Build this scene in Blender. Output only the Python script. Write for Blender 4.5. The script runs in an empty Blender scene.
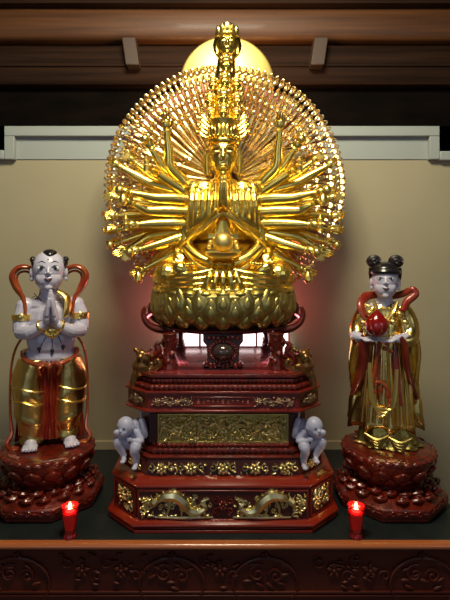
import bpy, bmesh, math, random
from mathutils import Vector, Matrix
from mathutils.bvhtree import BVHTree
R = math.radians; PI = math.pi
sc = bpy.context.scene
COL = sc.collection
# ---------------------------------------------------------------- camera, world, lights, exposure
TZ = 0.9            # altar top height
CZ = TZ + 1.12      # camera height
cam = bpy.data.cameras.new('camera'); co = bpy.data.objects.new('camera', cam); COL.objects.link(co)
co.location = (0, 0, CZ); co.rotation_euler = (R(90), 0, 0)
cam.sensor_fit = 'VERTICAL'; cam.sensor_height = 36; cam.lens = 30; cam.shift_y = -50/600; cam.clip_start = .05
sc.camera = co
w = bpy.data.worlds.new('world'); sc.world = w; w.use_nodes = True
bg = w.node_tree.nodes['Background']; bg.inputs[0].default_value = (.62, .72, .95, 1); bg.inputs[1].default_value = .24
def area(name, loc, target, size, power, color, sy=None):
    l = bpy.data.lights.new(name, 'AREA'); l.energy = power; l.color = color
    l.shape = 'RECTANGLE'; l.size = size; l.size_y = sy or size
    o = bpy.data.objects.new(name, l); COL.objects.link(o); o.location = loc
    o.rotation_euler = (Vector(target)-Vector(loc)).to_track_quat('-Z', 'Y').to_euler()
    return o
area('key_ceiling_light', (-.05, 1.2, 3.8), (0, 2.55, 2.1), .8, 66, (1, .9, .66), .5)
area('doorway_daylight', (-1.5, -2.4, 2.5), (0, 2.4, 1.6), 1.6, 9.5, (.68, .8, 1), 1.4)
area('side_fill_light', (2.3, -.9, 2.7), (.2, 2.4, 1.7), .8, 5, (.85, .9, 1), 1.2)  # added fill light, no opening on this side
area('rafter_light', (.0, 2.8, 2.83), (.0, 3.12, 3.4), .7, 4.5, (1, .6, .25), .1)
sc.view_settings.view_transform = 'Standard'; sc.view_settings.look = 'None'
sc.view_settings.exposure = 0.0; sc.view_settings.gamma = 1; sc.view_settings.use_curve_mapping = False

# ---------------------------------------------------------------- materials
def mat(name, col, rough=.5, metal=0, coat=0, noise=None, bump=0, bscale=60, emis=None, trans=0, spec=.5, sss=0):
    m = bpy.data.materials.new(name); m.use_nodes = True; nt = m.node_tree; b = nt.nodes['Principled BSDF']
    b.inputs['Base Color'].default_value = (*col, 1); b.inputs['Roughness'].default_value = rough
    b.inputs['Metallic'].default_value = metal; b.inputs['Coat Weight'].default_value = coat
    b.inputs['Coat Roughness'].default_value = .12; b.inputs['Specular IOR Level'].default_value = spec
    b.inputs['Transmission Weight'].default_value = trans
    if sss: b.inputs['Subsurface Weight'].default_value = sss; b.inputs['Subsurface Scale'].default_value = .01
    if emis: b.inputs['Emission Color'].default_value = (*emis[0], 1); b.inputs['Emission Strength'].default_value = emis[1]
    tc = nt.nodes.new('ShaderNodeTexCoord')
    if noise:
        col2, scale, stretch = noise
        mp = nt.nodes.new('ShaderNodeMapping'); mp.inputs['Scale'].default_value = stretch
        n = nt.nodes.new('ShaderNodeTexNoise'); n.inputs['Scale'].default_value = scale; n.inputs['Detail'].default_value = 5
        r = nt.nodes.new('ShaderNodeValToRGB'); r.color_ramp.elements[0].position = .35; r.color_ramp.elements[1].position = .68
        r.color_ramp.elements[0].color = (*col, 1); r.color_ramp.elements[1].color = (*col2, 1)
        nt.links.new(tc.outputs['Object'], mp.inputs[0]); nt.links.new(mp.outputs[0], n.inputs['Vector'])
        nt.links.new(n.outputs['Fac'], r.inputs[0]); nt.links.new(r.outputs[0], b.inputs['Base Color'])
    if bump:
        n2 = nt.nodes.new('ShaderNodeTexNoise'); n2.inputs['Scale'].default_value = bscale; n2.inputs['Detail'].default_value = 3
        bp = nt.nodes.new('ShaderNodeBump'); bp.inputs['Strength'].default_value = bump; bp.inputs['Distance'].default_value = .004
        nt.links.new(tc.outputs['Object'], n2.inputs['Vector']); nt.links.new(n2.outputs['Fac'], bp.inputs['Height'])
        nt.links.new(bp.outputs[0], b.inputs['Normal'])
    return m
GOLD = mat('gold_leaf', (1, .70, .12), .27, 1, noise=((.95, .74, .2), 14, (1, 1, 1)), bump=.25, bscale=30)
GOLDB = mat('bright_gold', (.98, .74, .22), .3, 1, bump=.1, bscale=25)
GOLDH = mat('halo_gold', (.95, .72, .22), .45, 1)
GOLDA = mat('antique_gold', (.40, .33, .10), .4, 1, noise=((.55, .45, .15), 20, (1, 1, 1)), bump=.4, bscale=60)
GOLDR = mat('relief_gold', (.9, .76, .38), .3, 1, noise=((.65, .55, .24), 40, (1, 1, 1)))
GOLDP = mat('ray_gold', (.95, .78, .36), .27, 1, noise=((.9, .66, .36), 9, (1, 1, 1)))
GOLDC = mat('robe_gold', (.95, .72, .24), .24, 1, noise=((.75, .5, .15), 11, (1, 1, .5)), bump=.2, bscale=40)
ROSE = mat('fan_backing_red_gold', (.45, .17, .12), .4, .8)
LAC = mat('red_lacquer', (.12, .008, .005), .28, 0, .6, noise=((.19, .016, .008), 12, (1, 1, 1)), bump=.15, bscale=50)
LACB = mat('bright_red_lacquer', (.21, .016, .005), .24, 0, .6, bump=.08, bscale=30)
LACD = mat('dark_red_lacquer', (.06, .008, .006), .3, 0, .5, bump=.2, bscale=60)
LACR = mat('carved_red_lacquer', (.15, .011, .004), .3, .1, .35, noise=((.06, .008, .004), 30, (1, 1, 1)), bump=.7, bscale=55)
WOODR = mat('red_brown_wood', (.06, .007, .003), .5, 0, .05, noise=((.09, .014, .004), 6, (.4, 1, 6)), spec=.35)
WOODE = mat('polished_edge_with_highlight', (.42, .12, .035), .25, 0, .6)  # bright orange colour carries the highlight along the table edge
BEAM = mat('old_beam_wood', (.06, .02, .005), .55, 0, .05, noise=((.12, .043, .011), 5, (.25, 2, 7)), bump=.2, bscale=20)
BEAMD = mat('shaded_beam_wood', (.014, .006, .003), .7, noise=((.034, .015, .008), 5, (.25, 2, 7)), spec=.12)  # shade on the lower beam put into this darker wood colour
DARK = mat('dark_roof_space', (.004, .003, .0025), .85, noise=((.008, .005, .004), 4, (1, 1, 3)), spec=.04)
WALL = mat('beige_plaster', (.38, .34, .215), .7, noise=((.42, .375, .245), 2, (1, 1, 1)))
WALLT = mat('pale_grey_paint', (.36, .4, .38), .6)
CLOTH = mat('dark_tabletop', (.009, .013, .014), .4, noise=((.014, .019, .019), 8, (1, 1, 1)), spec=.3)
SKIN = mat('porcelain_white', (.50, .49, .62), .38, 0, .25, noise=((.58, .56, .68), 7, (1, 1, 1)))
SKINB = mat('bluish_white', (.38, .39, .54), .45, 0, .1, noise=((.46, .46, .6), 9, (1, 1, 1)), bump=.3, bscale=40)
HAIR = mat('black_hair', (.012, .01, .012), .3, 0, .3)
EYEW = mat('eye_white', (.8, .8, .85), .3)
LIP = mat('dark_red_lips', (.12, .008, .03), .35)
SCARF = mat('red_scarf', (.3, .03, .012), .22, .3, .7, noise=((.45, .12, .03), 10, (1, 1, 1)))
SASH = mat('dark_red_cloth', (.22, .012, .008), .32, .1, .5, noise=((.34, .05, .015), 15, (1, 1, 1)), bump=.3, bscale=60)
SASHD = mat('dark_red_silk', (.12, .008, .006), .3, .2, .4, noise=((.2, .03, .01), 12, (1, 1, 1)), bump=.3, bscale=50)
PEACH = mat('red_fruit', (.24, .006, .006), .15, .1, .9)
BALLD = mat('dark_pearl', (.09, .06, .05), .12, .5, .9)
FLOOR = mat('stone_floor', (.16, .12, .1), .4, noise=((.22, .17, .13), 3, (1, 1, 1)))
ROOM = mat('temple_wall_paint', (.3, .25, .17), .8)
GLASSR = mat('red_glass', (.75, .02, .03), .08, trans=.75, coat=.3)
WAX = mat('red_wax_with_flame_glow', (.6, .01, .01), .4, emis=((1, .015, .015), .14))  # emission stands in for flame light shining through the red glass
FLAME = mat('flame', (1, .8, .4), .5, emis=((1, .72, .35), 9))
BOXL = mat('lit_panel', (.9, .85, .85), .4, emis=((1, .86, .86), 2.6))
PINKL = mat('pink_tube', (.9, .5, .5), .4, emis=((1, .3, .3), 6))

BRONZE = mat('dark_gilt_red', (.25, .1, .03), .3, .7, noise=((.1, .09, .03), 45, (1, 1, 1)))
# ---------------------------------------------------------------- mesh builder
def orient(d, up=Vector((0, 0, 1))):
    d = Vector(d).normalized(); up = Vector(up)
    x = up.cross(d)
    if x.length < 1e-4: x = Vector((1, 0, 0)).cross(d)
    if x.length < 1e-4: x = Vector((0, 1, 0)).cross(d)
    x.normalize(); y = d.cross(x)
    return Matrix((x, y, d)).transposed()       # columns x, y, d
def cr(pts, n=6):
    P = [Vector(p) for p in pts]; out = []
    for i in range(len(P)-1):
        a = P[max(i-1, 0)]; b = P[i]; c = P[i+1]; d = P[min(i+2, len(P)-1)]
        for k in range(n):
            t = k/n
            out.append(.5*((2*b)+(c-a)*t+(2*a-5*b+4*c-d)*t*t+(3*b-a-3*c+d)*t**3))
    out.append(P[-1]); return out
def interp(vals, m):
    if not isinstance(vals, (list, tuple)): return [vals]*m
    out = []
    for i in range(m):
        t = i/(m-1)*(len(vals)-1); k = min(int(t), len(vals)-2); f = t-k
        out.append(vals[k]*(1-f)+vals[k+1]*f)
    return out
class MB:
    def __init__(s): s.v = []; s.f = []
    def add(s, vs, fs):
        o = len(s.v); s.v += [Vector(v) for v in vs]; s.f += [tuple(i+o for i in f) for f in fs]; return s
    def box(s, c, d, M=None):
        vs = []
        for z in (-1, 1):
            for y in (-1, 1):
                for x in (-1, 1):
                    p = Vector((x*d[0]/2, y*d[1]/2, z*d[2]/2))
                    if M: p = M @ p
                    vs.append(p+Vector(c))
        return s.add(vs, [(0, 2, 3, 1), (4, 5, 7, 6), (0, 1, 5, 4), (2, 6, 7, 3), (0, 4, 6, 2), (1, 3, 7, 5)])
    def bar(s, a, b, c, d2):   # bbox
        return s.box(((a[0]+b[0])/2, (a[1]+b[1])/2, (a[2]+b[2])/2), (abs(b[0]-a[0]), abs(b[1]-a[1]), abs(b[2]-a[2])))
    def bb(s, x0, x1, y0, y1, z0, z1): return s.box(((x0+x1)/2, (y0+y1)/2, (z0+z1)/2), (x1-x0, y1-y0, z1-z0))
    def ell(s, c, r, M=None, seg=12, rg=8, warp=None):
        if not isinstance(r, (list, tuple)): r = (r, r, r)
        vs = []; fs = []; c = Vector(c)
        def put(x, y, z):
            if warp: x, y, z = warp(x, y, z)
            p = Vector((x*r[0], y*r[1], z*r[2]))
            if M: p = M @ p
            vs.append(p+c)
        put(0, 0, -1)
        for j in range(1, rg):
            t = -PI/2+PI*j/rg
            for i in range(seg):
                a = 2*PI*i/seg; put(math.cos(t)*math.cos(a), math.cos(t)*math.sin(a), math.sin(t))
        put(0, 0, 1); n = len(vs)-1
        for i in range(seg):
            fs.append((0, 1+(i+1) % seg, 1+i)); b = 1+(rg-2)*seg; fs.append((n, b+i, b+(i+1) % seg))
            for j in range(rg-2):
                a = 1+j*seg; fs.append((a+i, a+(i+1) % seg, a+seg+(i+1) % seg, a+seg+i))
        return s.add(vs, fs)
    def loft(s, rings, caps=(1, 1), closed=True):
        n = len(rings[0]); vs = [p for r in rings for p in r]; fs = []
        for j in range(len(rings)-1):
            for i in range(n if closed else n-1):
                k = (i+1) % n; fs.append((j*n+i, j*n+k, (j+1)*n+k, (j+1)*n+i))
        if caps[0]: fs.append(tuple(reversed(range(n))))
        if caps[1]: fs.append(tuple((len(rings)-1)*n+i for i in range(n)))
        return s.add(vs, fs)
    def tube(s, pts, rad, seg=8, flat=1, up=None, n=0):
        P = cr(pts, n) if n else [Vector(p) for p in pts]
        rr = interp(rad, len(P)); rings = []; x = None
        for i, p in enumerate(P):
            d = P[min(i+1, len(P)-1)]-P[max(i-1, 0)]
            if d.length < 1e-9: d = Vector((0, 0, 1))
            d.normalize()
            if x is None:
                u = Vector(up) if up else (Vector((0, 0, 1)) if abs(d.z) < .9 else Vector((0, 1, 0)))
                x = u.cross(d)
            elif up:
                x2 = Vector(up).cross(d); x = x2 if x2.length > .2 else x
            x = (x-d*x.dot(d)).normalized(); y = d.cross(x)
            rings.append([p+(x*math.cos(2*PI*k/seg)+y*flat*math.sin(2*PI*k/seg))*rr[i] for k in range(seg)])
        return s.loft(rings)
    def lathe(s, prof, c=(0, 0, 0), seg=24, sx=1, sy=1, ph=0, caps=(1, 1)):
        return s.loft([[Vector((c[0]+math.cos(2*PI*i/seg+ph)*r*sx, c[1]+math.sin(2*PI*i/seg+ph)*r*sy, c[2]+z)) for i in range(seg)] for r, z in prof], caps)
    def xf(s, M, start=0):
        for i in range(start, len(s.v)): s.v[i] = M @ s.v[i]
        return s
    def join(s, o): return s.add(o.v, o.f)
    def mesh(s, name, off=Vector((0, 0, 0)), sharp=40):
        me = bpy.data.meshes.new(name); me.from_pydata([v-off for v in s.v], [], s.f); me.update()
        bm = bmesh.new(); bm.from_mesh(me); bmesh.ops.recalc_face_normals(bm, faces=bm.faces); bm.to_mesh(me); bm.free()
        me.polygons.foreach_set('use_smooth', [True]*len(me.polygons))
        if sharp < 180: me.set_sharp_from_angle(angle=R(sharp))
        return me
    def build(s, name, m, parent=None, sharp=40, bevel=0, remesh=0, smooth=6):
        off = Vector((0, 0, 0)); q = parent
        while q: off += q.location; q = q.parent
        if remesh:
            me = s.mesh('tmp', sharp=181); t = bpy.data.objects.new('tmp', me); COL.objects.link(t)
            md = t.modifiers.new('r', 'REMESH'); md.mode = 'VOXEL'; md.voxel_size = remesh; md.use_smooth_shade = True
            sm = t.modifiers.new('s', 'SMOOTH'); sm.iterations = smooth; sm.factor = .5
            dg = bpy.context.evaluated_depsgraph_get(); ev = t.evaluated_get(dg)
            me2 = bpy.data.meshes.new_from_object(ev); bpy.data.objects.remove(t); bpy.data.meshes.remove(me)
            me2.materials.clear(); s.bvh = BVHTree.FromPolygons([v.co.copy() for v in me2.vertices], [tuple(p.vertices) for p in me2.polygons])
            me2.transform(Matrix.Translation(-off)); me2.polygons.foreach_set('use_smooth', [True]*len(me2.polygons)); me = me2; me.name = name
        else: me = s.mesh(name, off, sharp)
        me.materials.append(m); o = bpy.data.objects.new(name, me); COL.objects.link(o); o.parent = parent
        if bevel:
            b = o.modifiers.new('b', 'BEVEL'); b.width = bevel; b.segments = 2; b.limit_method = 'ANGLE'; b.angle_limit = R(35)
        return o
    def front(s, x, z, y0=0):     # y of the remeshed surface seen from the front
        h = s.bvh.ray_cast(Vector((x, y0, z)), Vector((0, 1, 0)))
        return h[0].y if h[0] else None
def thing(name, label, cat, loc, group=None):
    o = bpy.data.objects.new(name, None); COL.objects.link(o); o.location = loc; o.empty_display_size = .05
    o['label'] = label; o['category'] = cat
    if group: o['group'] = group
    return o
def struct(name, mb, m, **k):
    o = mb.build(name, m, None, **k); o['kind'] = 'structure'; return o
def at(px, py, Y): return Vector(((px-225)*Y/500, Y, CZ+(250-py)*Y/500))
def zat(py, Y): return CZ+(250-py)*Y/500

def hand(mb, wr, d, n, side, L, curl=.3, thumb=True):
    """palm + four unequal bent fingers + thumb; d = finger direction, n = palm normal, side = thumb side"""
    wr = Vector(wr); d = Vector(d).normalized(); n = Vector(n); n = (n-d*n.dot(d)).normalized(); sd = d.cross(n)
    if sd.dot(Vector(side)) < 0: sd = -sd
    M = Matrix((sd, n, d)).transposed()
    mb.ell(wr+d*L*.27, (L*.235, L*.11, L*.33), M, 10, 7)
    for k, ln in enumerate((.5, .56, .52, .4)):
        o = (1.5-k)*.125*L; b = wr+d*L*.42+sd*o
        p1 = b+(d+sd*(1.5-k)*.05).normalized()*ln*L*.5; p2 = p1+(d*math.cos(curl)+n*math.sin(curl)).normalized()*ln*L*.32
        p3 = p2+(d*math.cos(curl*2)+n*math.sin(curl*2)).normalized()*ln*L*.28
        mb.tube([b-d*L*.1, b, p1, p2, p3], [L*.066, L*.07, L*.064, L*.056, L*.04], 7)
    if thumb:
        b = wr+d*L*.12+sd*L*.14; mb.tube([b, b+(d+sd*.9).normalized()*L*.25, b+(d+sd*.55).normalized()*L*.44+n*L*.05], [L*.085, L*.075, L*.05], 7)

# ================================================================ STRUCTURE
YW = 2.82; XC = -.008
# beige wall: low wings plus a taller central part with a framed recess along its top
xl, xr = at(6, 0, YW).x, at(438, 0, YW).x; zt = zat(127, YW); zc = zat(153, YW); zr = zat(137, YW)
xi0, xi1 = at(16, 0, YW).x, at(428, 0, YW).x
mb = MB(); mb.bb(-3, 3, YW+.012, YW+.14, 0, zc); mb.bb(xi0-.004, xi1+.004, YW+.013, YW+.14, zc-.02, zt-.01)
struct('wall_back', mb, WALL)
mb = MB(); mb.bb(xi0, xi1, YW+.006, YW+.02, zat(159, YW), zr+.01); struct('trim_1', mb, WALLT)
mb = MB(); mb.bb(xl, xr, YW-.025, YW+.15, zr, zt); mb.bb(xl, xi0, YW-.025, YW+.15, zat(160, YW), zr); mb.bb(xi1, xr, YW-.025, YW+.15, zat(160, YW), zr)
struct('trim_2', mb, WALLT, bevel=.004)
mb = MB(); mb.bb(-3, xl, YW-.03, YW+.16, zat(160, YW), zat(151, YW)); struct('trim_3', mb, WALLT, bevel=.006)
mb = MB(); mb.bb(xr, 3, YW-.03, YW+.16, zat(161, YW), zat(152, YW)); struct('trim_4', mb, WALLT, bevel=.006)
mb = MB(); mb.bb(-3, 1.0, YW-.003, YW+.02, TZ-.05, zat(441, YW)); struct('baseboard_back', mb, WALL, bevel=.004)
mb = MB(); mb.bb(-3, 3, 4.0, 4.1, 0, 4.6); struct('wall_far', mb, DARK)
mb = MB(); mb.bb(-3.1, 3.1, -3.2, 4.1, -.1, 0); struct('floor', mb, FLOOR)
mb = MB(); mb.bb(-3.1, 3.1, -3.2, 4.1, 4.5, 4.6); struct('ceiling', mb, DARK)
mb = MB(); mb.bb(-3.1, -3, -3.2, 4.1, 0, 4.5); struct('wall_left', mb, ROOM)
mb = MB(); mb.bb(3, 3.1, -3.2, 4.1, 0, 4.5); struct('wall_right', mb, ROOM)

# roof beams behind the screen wall
def beam(name, label, y, py0, py1, m, r, x=(-2.9, 2.9), bands=True):
    z0, z1 = zat(py1, y), zat(py0, y); h = z1-z0
    t = thing(name, label, 'beam', (0, y, z0))
    prof = []
    for k in range(13):
        a = PI*k/12; prof.append((y-math.sin(a)**.6*r, z0+h*(.5-.5*math.cos(a))))
    prof += [(y+.15, z1), (y+.15, z0)]
    MB().loft([[Vector((xx, p[0], p[1])) for p in prof] for xx in x]).build('timber', m, t)
    if bands:
        q = MB(); q.bb(x[0], x[1], y-r-.012, y-.0, z0+h*.42, z0+h*.5); q.build('moulding', m, t, bevel=.004)
    return t
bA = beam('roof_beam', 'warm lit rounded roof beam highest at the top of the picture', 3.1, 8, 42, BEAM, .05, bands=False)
bB = beam('roof_beam', 'shade-darkened brown moulded roof beam under the warm lit one, holding two small brackets', 3.15, 46, 86, BEAMD, .04)
mb = MB(); mb.bb(-2.9, 2.9, 3.2, 3.4, zat(126, 3.2), zat(84, 3.2)); o = mb.build('dark_roof_strip', DARK); o['label'] = 'near-black sheet standing for the dark space between the lower beam and the pale wall frame'; o['category'] = 'board'  # near-black sheet stands in for the unlit space behind the beams
mb = MB(); mb.bb(-2.9, 2.9, 3.0, 3.14, zat(7, 3.05), zat(-6, 3.05)); o = mb.build('dark_roof_strip', BEAMD); o['label'] = 'dark board along the very top edge, above the warm lit beam'; o['category'] = 'board'
for px, dx, side in ((131, 1, 'left'), (319, -1, 'right')):
    c = at(px, 52, 3.05); t = thing('beam_bracket', f'small tapered wooden bracket on the lower beam, {side} of the golden fan', 'bracket', (c.x, 3.1, c.z), 'brackets on the lower beam')
    q = MB(); hw = .042
    tl, bl = c.z+.085, c.z-.085
    ring = lambda y: [Vector((c.x-hw-dx*.012, y, tl)), Vector((c.x+hw-dx*.012, y, tl)), Vector((c.x+hw+dx*.012, y, bl)), Vector((c.x-hw+dx*.012, y, bl))]
    q.loft([ring(3.03), ring(3.12)]); q.build('block', mat('bracket_wood', (.06, .034, .024), .55), t, bevel=.006)

# ================================================================ ALTAR TABLE
YF = 1.9; TX0, TX1 = -1.14, .99
tbl = thing('altar_table', 'long carved red-brown wooden altar table with a dark top', 'table', (0, 2.3, 0))
MB().bb(TX0, TX1, YF+.012, YW-.01, TZ-.03, TZ).build('tabletop', CLOTH, tbl, bevel=.003)
pr = []
for k in range(9):
    a = -PI/2+PI*k/8; pr.append((YF+.012-math.cos(a)*.014, TZ-.012+math.sin(a)*.012+.001))
pr = [(YF+.03, TZ-.023)]+pr+[(YF+.03, TZ+.001)]
MB().loft([[Vector((x, p[0], p[1])) for p in pr] for x in (TX0, TX1)]).build('edge_moulding', WOODE, tbl)
MB().bb(TX0+.02, TX1-.02, YF+.03, YF+.05, TZ-.40, TZ-.02).build('apron', WOODR, tbl, bevel=.002)
q = MB()
for z in (TZ-.198, TZ-.212): q.bb(TX0+.03, TX1-.03, YF+.022, YF+.035, z-.004, z+.004)
q.build('apron_moulding', WOODR, tbl, bevel=.002)
for x in (TX0+.07, TX1-.07):
    for y in (YF+.08, YW-.08):
        MB().bb(x-.045, x+.045, y-.045, y+.045, 0, TZ-.03).build('leg', WOODR, tbl, bevel=.006)
MB().bb(TX0+.05, TX1-.05, YF+.06, YF+.075, .1, TZ-.38).build('lower_panel', WOODR, tbl)

# relief helpers (work in a plane: origin o, u right, v up, n outward)
class Plane:
    def __init__(s, o, u=(1, 0, 0), n=(0, -1, 0), v=(0, 0, 1)): s.o = Vector(o); s.u = Vector(u).normalized(); s.n = Vector(n).normalized(); s.v = Vector(v).normalized()
    def __call__(s, a, b, c=0): return s.o+s.u*a+s.v*b+s.n*c
    def M(s, ang=0):
        x = s.u*math.cos(ang)+s.v*math.sin(ang); y = -s.u*math.sin(ang)+s.v*math.cos(ang)
        return Matrix((x, y, s.n)).transposed()
def spiral(mb, P, cx, cy, r, a0, turns, rad, h=.004, sgn=1, n=16):
    pts = []
    for k in range(n):
        t = k/(n-1); a = a0+sgn*turns*2*PI*t; rr = r*(1-t*.8); pts.append(P(cx+rr*math.cos(a), cy+rr*math.sin(a), h*(.4+.6*t)))
    mb.tube(pts, [rad, rad*1.1, rad*.6], 5)
def leaf(mb, P, cx, cy, L, W, ang, h=.004, t=None):
    mb.ell(P(cx, cy, h*.5), (L, W, t or h), P.M(ang), 8, 5, warp=lambda x, y, z: (x, y*(1-.45*x), z))
def flower(mb, P, cx, cy, r, h, n=6):
    for k in range(n):
        a = 2*PI*k/n+.3; leaf(mb, P, cx+math.cos(a)*r*.6, cy+math.sin(a)*r*.6, r*.42, r*.3, a, h)
    mb.ell(P(cx, cy, h*.8), (r*.3, r*.3, h), P.M(), 8, 5)
def foliage(mb, P, w, h, seed, dens=1, ht=.006):
    rn = random.Random(seed); n = max(2, int(w/h*1.1)); cell = w/n
    for i in range(n):
        cx = -w/2+cell*(i+.5); s = 1 if i % 2 else -1
        if i % 2 == 0: flower(mb, P, cx, rn.uniform(-.08, .08)*h, h*.3, ht*1.2)
        else:
            spiral(mb, P, cx-cell*.1, h*.12, h*.28, rn.uniform(0, 6), 1.3, h*.05, ht, s)
            spiral(mb, P, cx+cell*.2, -h*.2, h*.2, rn.uniform(0, 6), 1.2, h*.045, ht, -s)
        for k in range(int(7*dens)):
            leaf(mb, P, cx+rn.uniform(-.55, .55)*cell, rn.uniform(-.42, .42)*h, h*rn.uniform(.08, .16), h*rn.uniform(.035, .06), rn.uniform(0, PI), ht*rn.uniform(.6, 1.1))
def dragon(mb, P, cx, cy, W, H, s, ht=.008):
    """S-bodied dragon, head at the outer end (s = -1: head to the left)"""
    key = [(-.40, .20), (-.30, .34), (-.12, .36), (.02, .12), (.10, -.14), (.24, -.24), (.36, -.08), (.30, .14), (.42, .26)]
    pts = [P(cx-s*a*W, cy+b*H, ht*.6) for a, b in key]
    mb.tube(pts, [H*.1, H*.17, H*.23, H*.22, H*.18, H*.14, H*.1, H*.07, H*.03], 8, n=4)
    sp = cr([Vector((k[0], k[1], 0)) for k in key], 4)
    for i in range(2, len(sp)-6, 2):
        a, b = sp[i].x, sp[i].y; d = sp[i+1]-sp[i]; ang = math.atan2(d.y*H, (-s)*d.x*W)
        nx, ny = -math.sin(ang), math.cos(ang)
        if ny < 0 and i < 14: nx, ny = -nx, -ny
        r = H*.22
        leaf(mb, P, cx+(-s)*a*W+nx*r, cy+b*H+ny*r, H*.07, H*.03, math.atan2(ny, nx), ht)
    hx, hy = cx+(-s)*-.46*W, cy+.08*H
    mb.tube([P(cx+(-s)*-.40*W, cy+.22*H, ht*.8), P(hx, hy+.05*H, ht*1.2), P(hx-(-s)*.03*W, hy-.1*H, ht)], [H*.1, H*.15, H*.07], 7)
    for e in (-1, 1): mb.tube([P(hx, hy+.12*H, ht*1.5), P(hx+(-s)*.05*W*e, hy+.34*H, ht)], [H*.04, H*.012], 5)
    for (a, b, ex, ey) in ((-.2, .2, -.26, -.36), (-.05, .1, -.02, -.4), (.2, -.22, .1, -.44), (.3, -.16, .38, -.42)):
        mb.tube([P(cx-s*a*W, cy+b*H, ht*.6), P(cx-s*(a+ex)/2*W+H*.05, cy+(b+ey)/2*H, ht*1.1), P(cx-s*ex*W, cy+ey*H, ht*.7)], [H*.08, H*.055, H*.04], 6)
        for c in (-1, 0, 1): leaf(mb, P, cx-s*ex*W+c*H*.06, cy+(ey-.03)*H, H*.05, H*.02, -PI/2+c*.6, ht)
rn = random.Random(5)
P = Plane((0, YF+.03, TZ-.115)); q = MB()
for cx in (-.205, .155, -.8, .76):
    pts = [P(cx+.125*math.sin(a)*1.0, -.05+.1*max(-.6, math.cos(a)), .006) for a in [(-2.2+4.4*k/16) for k in range(17)]]
    q.tube(pts, [.003, .006, .007, .006, .003], 6)
    flower(q, P, cx, .055, .02, .009); spiral(q, P, cx-.03, -.01, .035, 1, 1.3, .005, .008); spiral(q, P, cx+.04, -.02, .03, 3, 1.3, .005, .008, -1)
    for k in range(8): leaf(q, P, cx+rn.uniform(-.08, .08), rn.uniform(-.07, .03), .02, .007, rn.uniform(-.6, .6), .007)
for cx in (-.55, -.4, -.02, .42, .56):
    flower(q, P, cx, .0, .032, .008, 5); spiral(q, P, cx-.055, .03, .026, 2, 1.2, .004, .007); spiral(q, P, cx+.055, -.02, .026, 4, 1.2, .004, .007, -1)
    for k in range(9): leaf(q, P, cx+rn.uniform(-.09, .09), rn.uniform(-.065, .065), .014, .005, rn.uniform(-.5, .5), .008)
q.build('carved_relief', WOODR, tbl)
# ================================================================ MAIN PEDESTAL
PY = 2.33
def octa(hx, hy, ch, z): 
    a = [(hx-ch, -hy), (hx, -hy+ch), (hx, hy-ch), (hx-ch, hy), (-hx+ch, hy), (-hx, hy-ch), (-hx, -hy+ch), (-hx+ch, -hy)]
    return [Vector((XC+x, PY+y, TZ+z)) for x, y in a]
def tier(prof): return MB().loft([octa(*p) for p in prof])
ped = thing('tiered_pedestal', 'large tiered red lacquered altar pedestal with gold carved bands under the golden statue', 'pedestal', (XC, PY, TZ))
def rnd(hx, hy, ch, z0, z1, b, n=5):      # half-round moulding profile
    return [(hx-b+b*math.sin(PI*k/n), hy-b+b*math.sin(PI*k/n), ch, z0+(z1-z0)*k/n) for k in range(n+1)]
# tier 1
tier([(.475, .355, .125, 0), (.475, .355, .125, .012)]+rnd(.485, .36, .125, .012, .05, .02)).build('plinth', LACB, ped, bevel=.002)
tier([(.462, .338, .122, .045), (.462, .338, .122, .17)]).build('lower_body', LACD, ped)
tier(rnd(.47, .345, .125, .16, .198, .02)+[(.44, .315, .12, .205)]).build('lower_ledge', LACB, ped, bevel=.002)
# tier 2
tier([(.425, .302, .115, .2), (.415, .296, .11, .268)]).build('flower_band', LACD, ped)
tier(rnd(.415, .300, .11, .265, .285, .012)+rnd(.40, .288, .108, .285, .31, .016)+rnd(.375, .272, .105, .31, .328, .01)).build('stepped_moulding', LACR, ped)
# tier 3
tier([(.345, .262, .04, .325), (.345, .262, .04, .45)]).build('waist_body', LACD, ped)
tier([(.35, .266, .06, .443), (.365, .28, .08, .455), (.41, .315, .1, .47)]).build('cornice', LACD, ped)
# tier 4
tier([(.412, .32, .1, .466), (.412, .32, .1, .474), (.402, .31, .098, .478), (.402, .31, .098, .538), (.412, .32, .1, .542), (.412, .32, .1, .55)]).build('inscription_band', LAC, ped, bevel=.0015)
tier(rnd(.395, .305, .095, .55, .572, .012)+rnd(.38, .29, .09, .572, .597, .012)+[(.385, .295, .09, .6), (.385, .295, .09, .612), (.36, .27, .08, .613)]).build('upper_moulding', LACR, ped, bevel=.0015)
MB().loft([octa(.36, .27, .08, .6), octa(.36, .27, .08, .6145)]).build('top_board', mat('polished_red_top', (.25, .03, .03), .12, 0, 1), ped)
# leaf patterned mouldings (rows of small lappets)
def lappets(name, hy, hx, z, h, n, m, yo=0):
    q = MB()
    for i in range(n):
        x = -hx+2*hx*(i+.5)/n
        q.ell((XC+x, PY-hy+yo, TZ+z), (hx/n*1.3, .0028, h/2), None, 8, 6, warp=lambda a, b, c: (a*(1-.5*max(0, -c)), b, c))
    for sx in (-1, 1):   # along the chamfer
        ch = .1; k = max(3, int(n*.14))
        for i in range(k):
            t = (i+.5)/k
            q.ell((XC+sx*(hx+ch*t), PY-hy+ch*t, TZ+z), (hx/n*1.2, .003, h/2), Matrix.Rotation(sx*PI/4, 3, 'Z'), 8, 6)
    q.loft([octa(hx+.095, hy-.004, .0975, z-h*.3), octa(hx+.095, hy-.004, .0975, z+h*.3)]); q.build(name, m, ped)
lappets('lappet_row', .305, .300, .561, .02, 30, LACR)
lappets('lappet_row', .290, .290, .585, .022, 34, LACR)
lappets('lappet_row', .288, .292, .297, .024, 26, LACR)
lappets('lappet_row', .277, .27, .318, .016, 28, LACB)
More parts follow.
